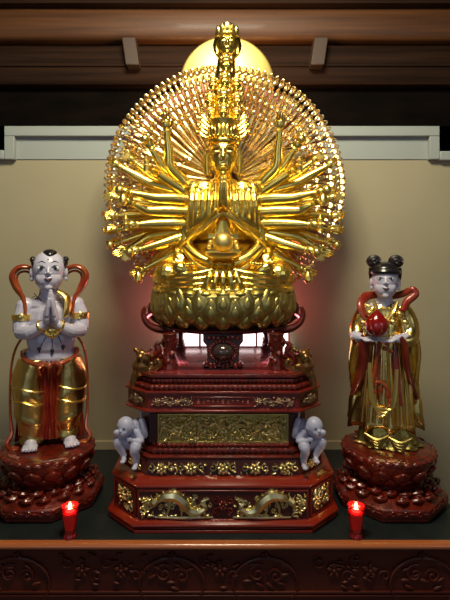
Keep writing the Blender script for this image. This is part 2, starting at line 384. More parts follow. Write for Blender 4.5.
def panel_frame(P, w, h, t, m, name):
    q = MB(); M = P.M()
    for (cx, cy, ww, hh) in ((0, h/2, w+t, t), (0, -h/2, w+t, t), (-w/2, 0, t, h), (w/2, 0, t, h)): q.box(P(cx, cy, .002), (ww, hh, .008), M)
    return q.build(name, m, ped, bevel=.0015)
# dragon panel
P = Plane((XC, PY-.338, TZ+.104)); 
for s in (-1, 1):
    q = MB(); dragon(q, P, s*.16, 0, .25, .105, s)
    q.tube([P(s*.04, -.046, .004), P(s*.16, -.047, .007), P(s*.27, -.046, .004)], [.004, .006, .004], 6)
    for k in range(34): spiral(q, P, s*rn.uniform(.05, .27), rn.uniform(-.04, .035), .009, rn.uniform(0, 6), 1, .003, .006, s)
    for k in range(14): leaf(q, P, s*rn.uniform(.06, .29), -.043+rn.uniform(-.004, .006), .014, .005, rn.uniform(-.3, .3), .007)
    q.build('dragon_relief', GOLDR, ped)
q = MB(); flower(q, P, 0, .0, .022, .01, 8)
for s in (-1, 1): spiral(q, P, s*.028, .02, .016, PI/2, 1.3, .0035, .006, s); spiral(q, P, s*.028, -.022, .016, -PI/2, 1.3, .0035, .006, -s)
q.build('centre_rosette', LACR, ped)
for s in (-1, 1):
    q = MB(); cx = s*.305
    flower(q, P, cx, .02, .02, .009, 6); spiral(q, P, cx-.012, -.018, .018, 0, 1.3, .004, .008); spiral(q, P, cx+.012, .0, .016, 2, 1.2, .004, .008, -1)
    for k in range(16): leaf(q, P, cx+rn.uniform(-.028, .028), rn.uniform(-.045, .045), .011, .005, rn.uniform(0, PI), .008)
    q.build('phoenix_relief', GOLDR, ped)
panel_frame(P, .672, .116, .006, LAC, 'panel_frame')
for s in (-1, 1):      # chamfer faces
    P2 = Plane((XC+s*.401, PY-.277, TZ+.108), (1, s, 0), (s, -1, 0)); q = MB()
    foliage(q, P2, .1, .1, 3+s, 2, .006); q.build('corner_relief', GOLDR if s else GOLDR, ped); 
    q = MB()
    for (cx, cy, ww, hh) in ((0, .055, .15, .006), (0, -.055, .15, .006), (-.073, 0, .006, .11), (.073, 0, .006, .11)): q.box(P2(cx, cy, .002), (ww, hh, .008), P2.M())
    q.build('corner_frame', LAC, ped)
    P3 = Plane((XC+s*.365, PY-.245, TZ+.235), (1, s, 0), (s, -1, 0)); q = MB(); flower(q, P3, 0, 0, .024, .008, 6); foliage(q, P3, .09, .05, 8+s, 1, .005); q.build('corner_relief', GOLDR, ped)
# flower band
P = Plane((XC, PY-.3005, TZ+.234)); q = MB(); 
for cx in (-.25, -.13, 0, .13, .25):
    flower(q, P, cx, 0, .027, .010, 7)
    for s in (-1, 1): spiral(q, P, cx+s*.042, .004, .017, PI/2, 1.2, .0035, .007, s); 
    for k in range(12): leaf(q, P, cx+rn.uniform(-.06, .06), rn.uniform(-.024, .024), .009, .004, rn.uniform(0, PI), .007)
q.build('flower_relief', GOLDR, ped)
# waist panel, dense gold relief
P = Plane((XC, PY-.263, TZ+.385)); q = MB()
MB().box(P(0, 0, 0), (.528, .112, .004), P.M()).build('gold_backing', GOLDA, ped)
foliage(q, P, .51, .1, 11, 2.2, .009); 
for k in range(7):
    cx = -.23+k*.077; q.tube([P(cx-.03, -.03, .006), P(cx-.01, .02, .014), P(cx+.015, .01, .012), P(cx+.03, .035, .006)], [.006, .011, .009, .003], 6, n=3)
for k in range(260): leaf(q, P, rn.uniform(-.255, .255), rn.uniform(-.05, .05), rn.uniform(.007, .015), rn.uniform(.004, .007), rn.uniform(0, PI), rn.uniform(.008, .017))
q.build('gold_relief', GOLDR, ped)
q = MB(); w_, h_ = .534, .116
for (cx, cy, ww, hh) in ((0, -h_/2, w_+.008, .008), (0, h_/2, w_, .004), (-w_/2, 0, .004, h_), (w_/2, 0, .004, h_)): q.box(P(cx, cy, .004), (ww, hh, .01), P.M())
q.build('gold_frame', GOLDB, ped, bevel=.001)
# inscription band
P = Plane((XC, PY-.31, TZ+.508))
DR = mat('dull_relief', (.6, .42, .26), .35, .9)
for s in (-1, 1):
    q = MB(); Q = Plane((XC+s*.205, PY-.31, TZ+.508)); foliage(q, Q, .16, .044, 21+s, 2.4, .006); q.tube([Q(-.08, 0, .0), Q(.08, 0, .0)], .003, 5); q.build('band_relief', DR, ped)
panel_frame(P, .238, .036, .004, LACB, 'plaque_frame')
q = MB()
r2 = random.Random(8)
gl = [[(0, .8, 0, -.8), (-.7, .5, .7, .5), (-.7, -.1, .7, -.1), (-.5, -.7, .5, -.7)], [(-.7, .7, .7, .7), (-.5, .7, -.5, -.8), (.5, .7, .5, -.8), (-.5, 0, .5, 0), (0, .7, 0, -.5)], [(0, .9, 0, 0), (-.7, .3, .7, .3), (0, .2, -.7, -.8), (0, .2, .7, -.8)], [(-.6, .8, -.6, -.8), (-.1, .7, .7, .7), (.3, .7, .3, -.8), (-.1, 0, .7, 0), (-.1, -.8, .7, -.8)]]
for i in range(11):
    cx = -.1+i*.02
    for (a, b, c, d) in gl[(i*3+i//4) % 4]:
        q.tube([P(cx+a*.0065, b*.011, .001), P(cx+c*.0065, d*.011, .001)], .0013, 4)
q.build('inscription_characters', mat('dull_copper', (.26, .05, .03), .45, .2), ped)
for s in (-1, 1):
    P2 = Plane((XC+s*.354, PY-.262, TZ+.508), (1, s, 0), (s, -1, 0)); q = MB(); flower(q, P2, 0, 0, .024, .008, 7); foliage(q, P2, .1, .036, 31+s, 1, .005); q.build('corner_relief', mat('dull_gold', (.4, .26, .14), .35, .9), ped)
# lion/cloud ornaments on the corners of the top
for s in (-1, 1):
    q = MB(); cx, cy = XC+s*.335, PY-.215; rr = random.Random(44)
    q.tube([(cx, cy, TZ+.60), (cx+s*.012, cy-.005, TZ+.635), (cx, cy, TZ+.66), (cx-s*.01, cy, TZ+.685)], [.034, .04, .03, .02], 8, n=3)
    q.ell((cx+s*.006, cy-.015, TZ+.683), (.026, .026, .022)); q.ell((cx+s*.01, cy-.035, TZ+.675), (.014, .014, .011))
    for k in range(26):
        a = rr.uniform(0, 2*PI); z = rr.uniform(.605, .70); q.ell((cx+.034*math.cos(a), cy+.034*math.sin(a), TZ+z), rr.uniform(.008, .014), None, 7, 5)
    q.tube([(cx-s*.03, cy-.01, TZ+.613), (cx-s*.07, cy-.02, TZ+.635), (cx-s*.06, cy-.02, TZ+.66), (cx-s*.04, cy-.02, TZ+.645)], [.014, .012, .01, .006], 7, n=3)
    q.tube([(cx+s*.02, cy-.02, TZ+.50), (cx+s*.045, cy-.02, TZ+.55), (cx+s*.03, cy-.02, TZ+.61)], [.006, .014, .016], 7, n=3)
    q.build('corner_lion', BRONZE, ped, remesh=.0035, smooth=2)

# ================================================================ THRONE STAND on the pedestal
st = thing('throne_stand', 'carved dark red four-legged stand with upturned wing ends beneath the golden lotus', 'stand', (XC, PY, TZ+.6145))
ZB = TZ+.6145; ZP = TZ+.757
for sx in (-1, 1):
    for sy in (-1, 1):
        q = MB(); x = XC+sx*.225; y = PY+sy*.2
        q.tube([(x, y, ZB), (x, y, ZB+.02), (x+sx*.004, y, ZB+.07), (x-sx*.002, y, ZB+.11), (x, y, ZP+.01)], [.04, .034, .026, .03, .036], 10, n=3)
        rr = random.Random(3)
        for k in range(26):
            a = rr.uniform(0, 2*PI); z = rr.uniform(.01, .135); q.ell((x+.028*math.cos(a), y+.028*math.sin(a), ZB+z), rr.uniform(.006, .011), None, 6, 4)
        o = q.build('leg', LACR, st, remesh=.003, smooth=1)
        q = MB()     # flame-shaped wing outside the leg
        q.tube([(x+sx*.03, y, ZB+.012), (x+sx*.065, y, ZB+.02), (x+sx*.075, y, ZB+.045), (x+sx*.05, y, ZB+.075), (x+sx*.058, y, ZB+.1), (x+sx*.04, y, ZB+.115)], [.014, .014, .016, .015, .014, .006], 8, n=3)
        q.tube([(x+sx*.03, y, ZB+.06), (x+sx*.05, y, ZB+.05)], [.014, .01], 7)
        q.ell((x+sx*.02, y, ZB+.03), (.03, .014, .02)); q.build('flame_wing', LACR, st)
MB().loft([[Vector((XC+x*k, PY+y*k, z)) for x, y in ((-.25, -.22), (.25, -.22), (.25, .22), (-.25, .22))] for k, z in ((1, ZB), (1, ZB+.012), (.95, ZB+.016))]).build('foot_board', LACR, st)
q = MB(); q.bb(XC-.22, XC+.22, PY+.19, PY+.21, ZB+.004, ZB+.014); q.tube([(XC-.22, PY+.2, ZB+.014), (XC+.22, PY+.2, ZB+.014)], .006, 8); q.build('back_rail', LAC, st, bevel=.003)
q = MB().lathe([(.2, 0), (.24, .004), (.262, .012), (.27, .022), (.255, .028)], (XC, PY, ZP), 40, 1.08, .9); q.build('seat_board', LACD, st)
for sx in (-1, 1):
    q = MB()
    for sy in (-1, 1):
        y = PY+sy*.10
        q.tube([(XC+sx*.22, y, ZP+.006), (XC+sx*.29, y, ZP+.01), (XC+sx*.338, y, ZP+.035), (XC+sx*.357, y, ZP+.075), (XC+sx*.35, y, ZP+.105), (XC+sx*.338, y, ZP+.11)], [.018, .018, .015, .012, .009, .004], 8, n=4)
    q.tube([(XC+sx*.35, PY-.11, ZP+.05), (XC+sx*.358, PY, ZP+.05), (XC+sx*.35, PY+.11, ZP+.05)], [.01, .012, .01], 8, n=4)
    q.build('upturned_end', LACR, st)
# centre ornament with a dark ball
q = MB(); cy = PY-.2
q.loft([[Vector((XC+x*w2, cy+yy, ZB+z)) for x, yy in ((-1, -.02), (1, -.02), (1, .03), (-1, .03))] for w2, z in ((.085, .002), (.088, .02), (.07, .03), (.066, .05), (.07, .10), (.085, .118), (.085, .15))])
q.build('centre_panel', LACD, st, bevel=.003)
q = MB().ell((XC, cy-.028, ZB+.078), (.043, .032, .033), None, 24, 14); q.build('dark_ball', BALLD, st)
q = MB()
for k in range(24):
    a = 2*PI*k/24; q.ell((XC+.056*math.cos(a), cy-.024, ZB+.078+.042*math.sin(a)), .008, None, 7, 5)
for k in range(9): q.ell((XC-.07+.0175*k, cy-.024, ZB+.022+.006*math.cos(k*2.2)), (.01, .01, .013), None, 7, 5)
for k in range(7): q.ell((XC-.06+.02*k, cy-.024, ZB+.135), (.011, .01, .01), None, 7, 5)
q.build('carved_surround', LACR, st)

# ================================================================ LIT PANEL on the wall behind the stand
lb = thing('light_box', 'pale lit box low on the wall glowing behind the legs of the throne stand', 'light box', (XC, YW-.03, TZ+.55))
x0, x1 = at(168, 0, 2.76).x, at(288, 0, 2.76).x; z0, z1 = zat(353, 2.76), zat(333, 2.76)
MB().bb(x0, x1, 2.765, 2.79, z0, z1+.02).build('lit_panel', BOXL, lb)
q = MB()
q.bb(x0-.012, x1+.012, 2.755, YW+.005, z0-.02, z0); q.bb(x0-.012, x1+.012, 2.755, YW+.005, z1+.02, z1+.032)
for x in (x0-.012, x0+.17, x1-.18, x1): q.bb(x, x+.012, 2.755, 2.79, z0, z1+.02)
q.build('frame', WALLT, lb)
for k, x in enumerate((XC-.36, XC+.36)):
    l = bpy.data.lights.new('pink_glow', 'POINT'); l.energy = 1.6; l.color = (1, .22, .25); l.shadow_soft_size = .05
    o = bpy.data.objects.new('pink_glow', l); COL.objects.link(o); o.location = (x*.75, 2.66, zat(308, 2.7))

# ================================================================ GOLDEN STATUE
S = .0046; YB = 2.3
def B(px, py, d=0, sx=1):     # figure space: px/py grid on the statue's own plane, d = depth in the same unit (minus = forward)
    return Vector((XC+sx*(px-223)*S, YB+d*S, CZ+(250-py)*S))
bud = thing('many_armed_statue', 'seated golden many-armed statue with stacked heads and a round fan of hands', 'statue', (XC, YB, ZP+.028))
# lotus seat
ZL = ZP+.0285
q = MB(); q.lathe([(.25, 0), (.285, .012), (.315, .05), (.33, .10), (.33, .14), (.31, .158), (.27, .166)], (XC, PY, ZL), 48, 1.0, .82)
def petal(mb, a, z, rx, ry, w, h, t, tilt, zc=None, m=0):
    c = Vector((XC+rx*math.cos(a), PY+ry*math.sin(a), z)); n = Vector((math.cos(a)/rx, math.sin(a)/ry, 0)).normalized()
    up = (Vector((0, 0, 1))+n*tilt).normalized(); n2 = (n-up*n.dot(up)).normalized(); xx = up.cross(n2)
    mb.ell(c, (w, t, h), Matrix((xx, n2, up)).transposed(), 10, 8, warp=lambda x, y, z: (x*(1-.75*max(0, z)**2), y+.25*max(0, z)**3, z))
for row, (z, k, h, w, tl) in enumerate(((.04, .9, .04, .058, .45), (.08, .95, .046, .062, .12), (.118, .955, .043, .062, -.15))):
    for i in range(20):
        a = 2*PI*(i+.5*(row % 2))/20; petal(q, a, ZL+z, .335*k, .275*k, h, w*.9, .016, tl); petal(q, a, ZL+z-.008, .342*k, .282*k, h*.55, w*.5, .014, tl)
for i in range(26):
    a = 2*PI*(i+.5)/26; petal(q, a, ZL+.15, .318, .26, .03, .012, .014, 0)
q.build('lotus_seat', GOLDA, bud)
# body: one continuous skin
q = MB()
q.ell(B(223, 222, 0), (32*S, 19*S, 46*S)); q.ell(B(223, 197, -3), (38*S, 17*S, 17*S)); q.ell(B(223, 252, -2), (33*S, 22*S, 20*S))
q.tube([B(223, 172, 0), B(223, 188, 0)], [8*S, 11*S], 12)
hc = B(223, 157, -6)
q.ell(hc, (15*S, 16*S, 21*S), None, 20, 16); q.ell(B(223, 167, -9), (11.5*S, 12*S, 11*S), None, 16, 10)
q.ell(B(216.5, 163, -15), (4.5*S, 4*S, 5*S)); q.ell(B(229.5, 163, -15), (4.5*S, 4*S, 5*S))
q.tube([B(223, 152, -20.5), B(223, 161, -23.5), B(223, 163.5, -22)], [1.6*S, 2.2*S, 2.6*S], 8)
q.ell(B(223, 169, -19.5), (4.4*S, 2.5*S, 1.3*S)); q.ell(B(223, 171.3, -19.2), (3.4*S, 2.4*S, 1.3*S)); q.ell(B(223, 176, -17), (4*S, 3.5*S, 3*S))
for sx in (-1, 1):
    b = lambda px, py, d=0: B(px, py, d, sx)
    q.ell(b(229, 156, -18.5), (4*S, 2.6*S, 1.8*S)); q.tube([b(225, 152, -20.5), b(229, 149.8, -20.5), b(235, 152, -17)], [.9*S, 1.2*S, .7*S], 6, n=3)
    q.tube([b(238, 150, -4), b(239.5, 160, -4), b(239, 176, -5)], [2.4*S, 2.4*S, 3.2*S], 8, n=3)
    # praying arms
    q.tube([b(247, 190, 0), b(256, 208, -4), b(258, 236, -10)], [11*S, 9*S, 8*S], 12, n=4)
    q.tube([b(258, 238, -11), b(242, 229, -24), b(226.5, 214, -33)], [6.5*S, 5.5*S, 4*S], 12, n=4)
    q.tube([b(255, 226, -10), b(242, 220, -20), b(229, 208, -26)], [8*S, 7*S, 5*S], 12, n=4)
    # lower pair holding the bowl
    q.tube([b(256, 216, -6), b(260, 242, -12), b(248, 256, -24), b(232, 263, -32)], [8*S, 7.5*S, 6*S, 4.5*S], 12, n=4)
    # arm to the knee
    q.tube([b(262, 232, 2), b(268, 246, -6), b(266, 258, -18)], [7*S, 6*S, 4.5*S], 10, n=4)
    hand(q, b(266, 253, -19), (sx*-.1, -.5, -.8), (0, -.8, .5), (-sx, 0, 0), 15*S, .5)
    # crossed legs
    q.tube([b(226, 270, 6), b(256, 270, -4), b(282, 274, -14)], [16*S, 16*S, 14*S], 14, n=4)
    q.tube([b(282, 274, -14), b(262, 279, -28), b(232, 283, -34)], [13.5*S, 12*S, 9*S], 14, n=4)
    q.ell(b(261, 268, -36), (10*S, 7*S, 7*S), Matrix.Rotation(-sx*.3, 3, 'Y')); 
    q.ell(b(247, 276, -32), (29*S, 11*S, 8.5*S), Matrix.Rotation(sx*.16, 3, 'Y'), 18, 10); q.ell(b(276, 273, -22), (13*S, 13*S, 12*S), None, 16, 10)
    for k in range(5): q.ell(b(250+k*2.6-2, 262.5+k*.2, -40), (1.5*S, 3*S, 2.2*S))
    # robe folds: vertical over the chest, sweeping over legs
    for k, x in enumerate((230, 236, 242, 248, 253)):
        q.tube([b(x, 184+k, -14), b(x+.5, 203, -28+k*1.5), b(x+1.5, 222-k, -27+k*1.8), b(x+3, 234, -18+k)], [2.2*S, 3*S, 3.2*S, 2.4*S], 7, n=3)
    q.ell(b(242, 208, -14), (16*S, 9*S, 26*S)); q.ell(b(252, 190, -6), (11*S, 11*S, 10*S))
    for k in range(4):
        q.tube([b(232, 268+k*5.5, -42+k*.5), b(250, 272+k*5, -44+k*.5), b(272, 275+k*4, -36+k), b(287, 277+k*3, -20)], [1.6*S, 2.4*S, 2*S, 1.2*S], 6, n=4)
for k in range(5):
    x = 213+k*5; q.tube([B(x, 264, -36), B(x+(k-2)*1.5, 275, -45), B(x+(k-2)*4, 288, -43)], [1.6*S, 2.8*S, 3*S], 6, n=3)
q.ell(B(223, 285, -8), (65*S, 30*S, 6*S), None, 24, 10)
q.tube([B(223+67*math.cos(-PI*k/24), 287.5, -8+36*math.sin(-PI*k/24)) for k in range(25)], 3*S, 8)
# praying hands
for sx in (-1, 1):
    hand(q, B(225.6, 212, -35, sx), (-.03*sx, -.12, 1), (-sx, 0, 0), (0, 1, 0), 30*S, .03)
    hand(q, B(233, 264, -32, sx), (-sx, -.15, .05), (0, 0, 1), (0, -1, 0), 15*S, .2)
body = q.build('body', GOLD, bud, remesh=.0024, smooth=2); BODYB = q
# dress details
q = MB()
for sx in (-1, 1):
    b = lambda px, py, d=0: B(px, py, d, sx)
    q.tube([b(223, 216, -38), b(240, 227, -34), b(262, 244, -20), b(264, 250, -16)], [1.6*S, 1.8*S, 1.8*S, 1*S], 6, n=4)
    q.tube([b(262, 248, -20), b(250, 262, -34), b(236, 269, -40), b(223, 270, -42)], [1.4*S, 2*S, 2*S, 2*S], 6, n=4)
q.build('sleeve_trim', GOLDB, bud)
q = MB()
for k in range(13):
    a = PI*k/12; q.ell(B(223+15*math.cos(a), 188+12*math.sin(a), -19-3*math.sin(a)), 1.7*S, None, 8, 6)
q.tube([B(223+15*math.cos(PI*k/12), 188+12*math.sin(PI*k/12), -19-3*math.sin(PI*k/12)) for k in range(13)]+[], .9*S, 6); q.build('necklace', GOLDB, bud)
q = MB().lathe([(6*S, -3.5*S), (10*S, -2.5*S), (12*S, 0), (12.8*S, 2.6*S), (11.8*S, 2.8*S), (9*S, 1*S)], B(223, 255, -40), 24, 1.3, 1); q.build('alms_bowl', GOLDB, bud)
q = MB().ell(B(223, 243, -40), 9.2*S, None, 24, 14)
for k in range(8): q.ell(B(223+13*math.cos(PI*k/7), 247-9*math.sin(PI*k/7), -36), 2.4*S, None, 8, 6)
q.build('jewel', GOLDH, bud)
# face details
FB = q
def fpt(x, y, out=.3):
    p = B(x, y); yy = BODYB.front(p.x, p.z, .5); return Vector((p.x, (yy if yy else p.y)-out*S, p.z))
for sx in (-1, 1):
    q = MB(); m = lambda x: 223+sx*x
    q.tube([fpt(m(2.5), 152.5), fpt(m(5.5), 149.8), fpt(m(9), 150.3), fpt(m(12), 153)], [.5*S, .95*S, .95*S, .4*S], 6, n=3); q.build('eyebrow', GOLDB, bud)
    q = MB(); q.ell(fpt(m(6.2), 156, -.2), (3.8*S, 1.6*S, 1.7*S), None, 12, 8); q.build('eyelid', GOLDB, bud)
    q = MB(); q.tube([fpt(m(3), 157, .8), fpt(m(6.2), 158.2, .9), fpt(m(10), 157, .5)], [.3*S, .45*S, .3*S], 6, n=2); q.build('lash_line', BRONZE, bud)
q = MB(); q.tube([fpt(218.8, 168.6), fpt(221, 168), fpt(223, 168.5), fpt(225, 168), fpt(227.2, 168.6)], [.3*S, 1*S, .9*S, 1*S, .3*S], 6, n=2); q.tube([fpt(220, 170.4), fpt(223, 171.2), fpt(226, 170.4)], [.3*S, 1.1*S, .3*S], 6, n=2); q.build('lips', GOLDB, bud)
q = MB().ell(fpt(223, 147.5), 1.2*S, None, 8, 6); q.build('forehead_mark', GOLDB, bud)
# crown of the main head
q = MB()
q.lathe([(15.2*S, 0), (16*S, 1.5*S), (15.6*S, 4*S), (14.5*S, 5*S)], B(223, 146, -5), 28, 1, 1.05)
for k in range(11):
    a = -PI*(.0+k/10); h = (9 if k % 2 else 12)*(1.35 if k == 5 else 1)
    c = B(223+14.5*math.cos(a), 139-h*.35, -5+15*math.sin(a)); n = Vector((math.cos(a), math.sin(a), .0))
    q.ell(c, (3.6*S, 1.6*S, h*.6*S), Matrix((Vector((0, 0, 1)).cross(n), n, Vector((0, 0, 1)))).transposed(), 8, 8, warp=lambda x, y, z: (x*(1-.7*max(0, z)**2), y, z))
    q.ell(B(223+16*math.cos(a), 140, -5+16.5*math.sin(a)), 1.7*S, None, 8, 6)
for sx in (-1, 1):
    b = lambda px, py, d=0: B(px, py, d, sx)
    for kk in range(5): q.tube([b(237, 140-kk*4, -4), b(244, 136-kk*5, -2), b(247-kk, 130-kk*5, -2)], [1.8*S, 1.6*S, .8*S], 6, n=2); q.ell(b(246-kk*.6, 129-kk*5, -2), 2*S, None, 8, 6)
    for y in (126, 119, 133): q.ell(b(249-(133-y)*.2, y, -2), (2.6*S, 2*S, 2.6*S), None, 8, 6)
q.ell(B(223, 132, -2), (13*S, 13*S, 12*S)); q.lathe([(13*S, -6*S), (15*S, 0), (13*S, 3*S), (10*S, 5*S)], B(223, 122, -2), 20)
q.build('crown', GOLD, bud)
# stacked small heads
def small_head(c, h, s2=S):
    q = MB(); X = lambda x, y, z: Vector(c)+Vector((x*h, y*h, z*h))
    q.ell(X(0, 0, .05), (.36*h, .38*h, .46*h), None, 16, 12); q.ell(X(0, -.12, -.2), (.26*h, .26*h, .25*h))
    q.tube([X(0, -.36, .1), X(0, -.45, -.07)], [.04*h, .065*h], 6); q.ell(X(0, -.36, -.2), (.11*h, .05*h, .045*h)); q.ell(X(0, -.32, -.36), (.09*h, .08*h, .07*h))
    for s in (-1, 1):
        q.ell(X(s*.15, -.33, .04), (.1*h, .05*h, .045*h)); q.tube([X(s*.05, -.385, .14), X(s*.16, -.37, .19), X(s*.28, -.27, .12)], [.022*h, .03*h, .02*h], 5, n=2)
        q.tube([X(s*.37, 0, .12), X(s*.39, 0, -.1), X(s*.36, -.02, -.36)], [.06*h, .06*h, .08*h], 6)
    o = q.build('small_head', GOLD, bud, remesh=h*.028, smooth=2)
    k = MB(); k.lathe([(.38*h, 0), (.43*h, .05*h), (.4*h, .14*h)], X(0, 0, .26), 18)
    for i in range(7):
        a = -PI*i/6; k.ell(X(.38*math.cos(a), .38*math.sin(a), .5+(.06 if i == 3 else 0)), (.1*h, .07*h, .19*h), Matrix.Rotation(a+PI/2, 3, 'Z'), 8, 6, warp=lambda x, y, z: (x*(1-.7*max(0, z)**2), y, z))
    k.ell(X(0, 0, .45), (.3*h, .3*h, .26*h)); k.ell(X(0, 0, .72), (.13*h, .13*h, .13*h)); k.build('head_crown', GOLDB, o)
    return o
q = MB(); q.tube([B(223, 135, 4), B(224, 100, 4), B(226, 60, 4), B(227, 45, 6)], [13*S, 12*S, 9*S, 7*S], 14, n=4); q.build('head_column', GOLD, bud)
for py, dx, h, cx in ((103, 13.5, 14, 223.5), (87, 11.5, 13, 224.5)):
    small_head(B(cx, py, -13), h*S)
    small_head(B(cx-dx, py+1, -6), h*.88*S); small_head(B(cx+dx, py+1, -6), h*.88*S)
small_head(B(226, 70.5, -10), 15*S); small_head(B(223.5, 117, -14), 12*S); small_head(B(211, 117, -8), 9*S); small_head(B(236, 117, -8), 9*S)
tc = B(227, 49, -8); o = small_head(tc, 27*S)
q = MB(); q.ell(tc+Vector((0, .03, .012)), (.066, .05, .07), None, 20, 14); q.ell(tc+Vector((0, 0, .083)), (.036, .034, .02)); q.build('top_hair', mat('dark_gold_hair', (.35, .24, .06), .35, 1, bump=.6, bscale=120), o)
# big arms beside the body
def arm(sx, elbow, wrist, d0, d1, d2, r, L, y0, obj, curl, rseed):
    b = lambda px, py, d=0: B(223+(223-px), py, d, sx)
    q = MB(); rr = random.Random(rseed)
    jy = (5.5, -4, 2, -6, 4)[rseed % 5] if rseed > 2 else 0
    elbow = (elbow[0]+(rseed*7) % 9-5, elbow[1]+jy*.3); wrist = (wrist[0]+(rseed*5) % 7-4, wrist[1]+jy)
    sh = b(190, y0, d0); el = b(*elbow, d1); wr = b(*wrist, d2)
    q.tube([sh, sh.lerp(el, .5)+Vector((0, 0, .002)), el, el.lerp(wr, .45), wr], [r*S, r*1.02*S, r*.85*S, r*.72*S, r*.42*S], 12, n=4)
    d = (wr-el).normalized(); hand(q, wr-d*.006, d+Vector((0, -.15, .1)), (0, -1, 0.15), (0, 0, 1), L*S, curl)
    o = q.build('arm', GOLD, bud)
    c = MB()
    def ringat(a, bb, t, rr_):
        p = a.lerp(bb, t); M = orient(bb-a); n = 20
        c.loft([[p+M @ Vector((math.cos(2*PI*k/n)*w_, math.sin(2*PI*k/n)*w_, zz)) for k in range(n)] for w_, zz in ((rr_, -.004), (rr_*1.12, -.002), (rr_*1.12, .004), (rr_, .006))])
    ringat(el, wr, .93, r*.5*S); c.build('bracelet', GOLDB, o); c = MB(); ringat(sh, el, .12, r*1.04*S); c.build('arm_ring', GOLDB, o)
    e = MB(); hp = wr+d*L*.6*S+Vector((0, -.016, 0)); k = obj
    if k == 1: e.ell(hp, 4.5*S, None, 14, 10)
    elif k == 2:
        e.lathe([(3.2*S, -1*S), (3.6*S, 0), (3.2*S, 1*S)], (0, 0, 0), 20); e.xf(Matrix.Translation(hp) @ Matrix.Rotation(R(80), 4, 'X'))
        for i in range(8): e.ell(hp+Vector((math.cos(i*PI/4)*3.8*S, 0, math.sin(i*PI/4)*3.8*S)), 1.2*S, None, 6, 4)
    elif k == 3: e.tube([hp-d*8*S, hp+Vector((0, 0, .0)), hp+Vector((0, 0, 1))*12*S], [1.2*S, 1.5*S, .6*S], 6); e.ell(hp+Vector((0, 0, 12*S)), 2.4*S, None, 8, 6)
    elif k == 4: e.lathe([(3.5*S, -5*S), (2.5*S, -4*S), (2.8*S, 0), (4.2*S, 1*S), (2.2*S, 2*S), (2.2*S, 5*S), (3.2*S, 6*S), (.4*S, 10*S)], hp, 8)
    elif k == 5: e.lathe([(2*S, -6*S), (4.5*S, -3*S), (4*S, 2*S), (1.6*S, 5*S), (2.6*S, 8*S)], hp, 14)
    if e.v: e.build('held_emblem', GOLDB, o)
AR = [((176, 168), (172, 132), 0, -8, -14, 6.5, 17, 190, 0), ((162, 168), (151, 150), 2, -4, -10, 6, 15, 192, 1),
      ((155, 178), (136, 163), 6, 2, -4, 6, 15, 193, 2), ((153, 186), (124, 174), 2, -6, -10, 6.4, 15, 196, 0),
      ((150, 193), (120, 188), 8, 6, 0, 6, 15, 200, 3), ((154, 198), (134, 190), -6, -16, -24, 6.4, 15, 201, 1),
      ((150, 205), (120, 203), 2, -4, -6, 6.4, 15, 208, 2), ((152, 212), (118, 214), 8, 4, 0, 6, 15, 212, 0),
      ((154, 214), (136, 212), -8, -18, -26, 6.4, 15, 213, 5), ((150, 222), (119, 226), 0, -6, -8, 6.5, 15, 219, 3),
      ((152, 229), (122, 237), 6, 2, 0, 6, 15, 223, 1), ((157, 226), (138, 230), -8, -18, -24, 6.2, 15, 225, 4),
      ((154, 236), (128, 248), 0, -8, -10, 6.4, 15, 231, 0), ((159, 240), (137, 258), 4, 0, -6, 6, 15, 235, 2),
      ((163, 242), (147, 246), -8, -18, -26, 6, 14, 236, 1), ((168, 248), (146, 265), 2, -4, -12, 6, 14, 238, 5),
      ((172, 256), (146, 273), -2, -10, -14, 5.5, 15, 240, 0), ((163, 176), (158, 172), -4, -14, -22, 5.5, 13, 196, 4)]
for sx in (-1, 1):
    for i, (el, wr, d0, d1, d2, r, L, y0, ob) in enumerate(AR):
        arm(sx, el, wr, d0, d1, d2, r, L, y0, ob, .25+.1*(i % 4), i)
# fan of small radial arms
fc = Vector((-.002, 2.5, zat(184, 2.5)))
fan = MB().lathe([(.0, 0), (.55, 0), (.56, .01), (.55, .02), (0, .02)], (0, 0, 0), 64, caps=(0, 0)); fan.xf(Matrix.Translation(fc+Vector((0, .09, 0))) @ Matrix.Rotation(R(-90), 4, 'X'))
fan.build('fan_backing', ROSE, bud)
def ray(Ltot, r0):
    q = MB(); z0 = Ltot-.17
    q.tube([(0, 0, .07), (0, 0, Ltot*.45), (0, 0, z0-.02), (0, 0, z0+.02), (0, -.004, Ltot-.075), (0, -.006, Ltot-.04)], [.0035, .0062, .0085, .0062, .0095, .0055], 7, n=3)
    for zz in (z0, Ltot-.05): q.lathe([(.007, -.003), (.0095, 0), (.007, .003)], (0, -.003, zz), 8)
    q.ell((0, -.007, Ltot-.025), (.0095, .006, .014), None, 8, 6)
    for k in range(4): x = (k-1.5)*.0052; q.tube([(x, -.007, Ltot-.018), (x*1.3, -.01, Ltot-.004), (x*1.4, -.017, Ltot+.006-abs(k-1.5)*.003)], [.0032, .0029, .002], 5)
    q.tube([(.007, -.008, Ltot-.03), (.016, -.014, Ltot-.014)], [.0034, .0024], 5)
    return q
layers = [(.40, 64, -.03, 2), (.475, 84, -.005, 1), (.545, 96, .02, 0), (.60, 116, .045, 0)]
allr = []; protos = {}
for li, (Lt, n, y, k) in enumerate(layers):
    protos[li] = ray(Lt, 0)
    for i in range(n):
        a = -PI+2*PI*(i+.5*(li % 2))/n
        if abs(a) > R(148): continue
        allr.append((li, a, y))
for i in range(15):
    for s in (-1, 1):
        allr.append((-1, s*R(58+i*6.2), -.085+.03*(i % 2)))
pp = ray(.36, 0); pp.v = [Vector((v.x*1.9, v.y*1.9, v.z*(1.22 if v.z > 0 else 1))) for v in pp.v]; protos[-1] = pp
rest = MB(); made = {}; cnt = 0
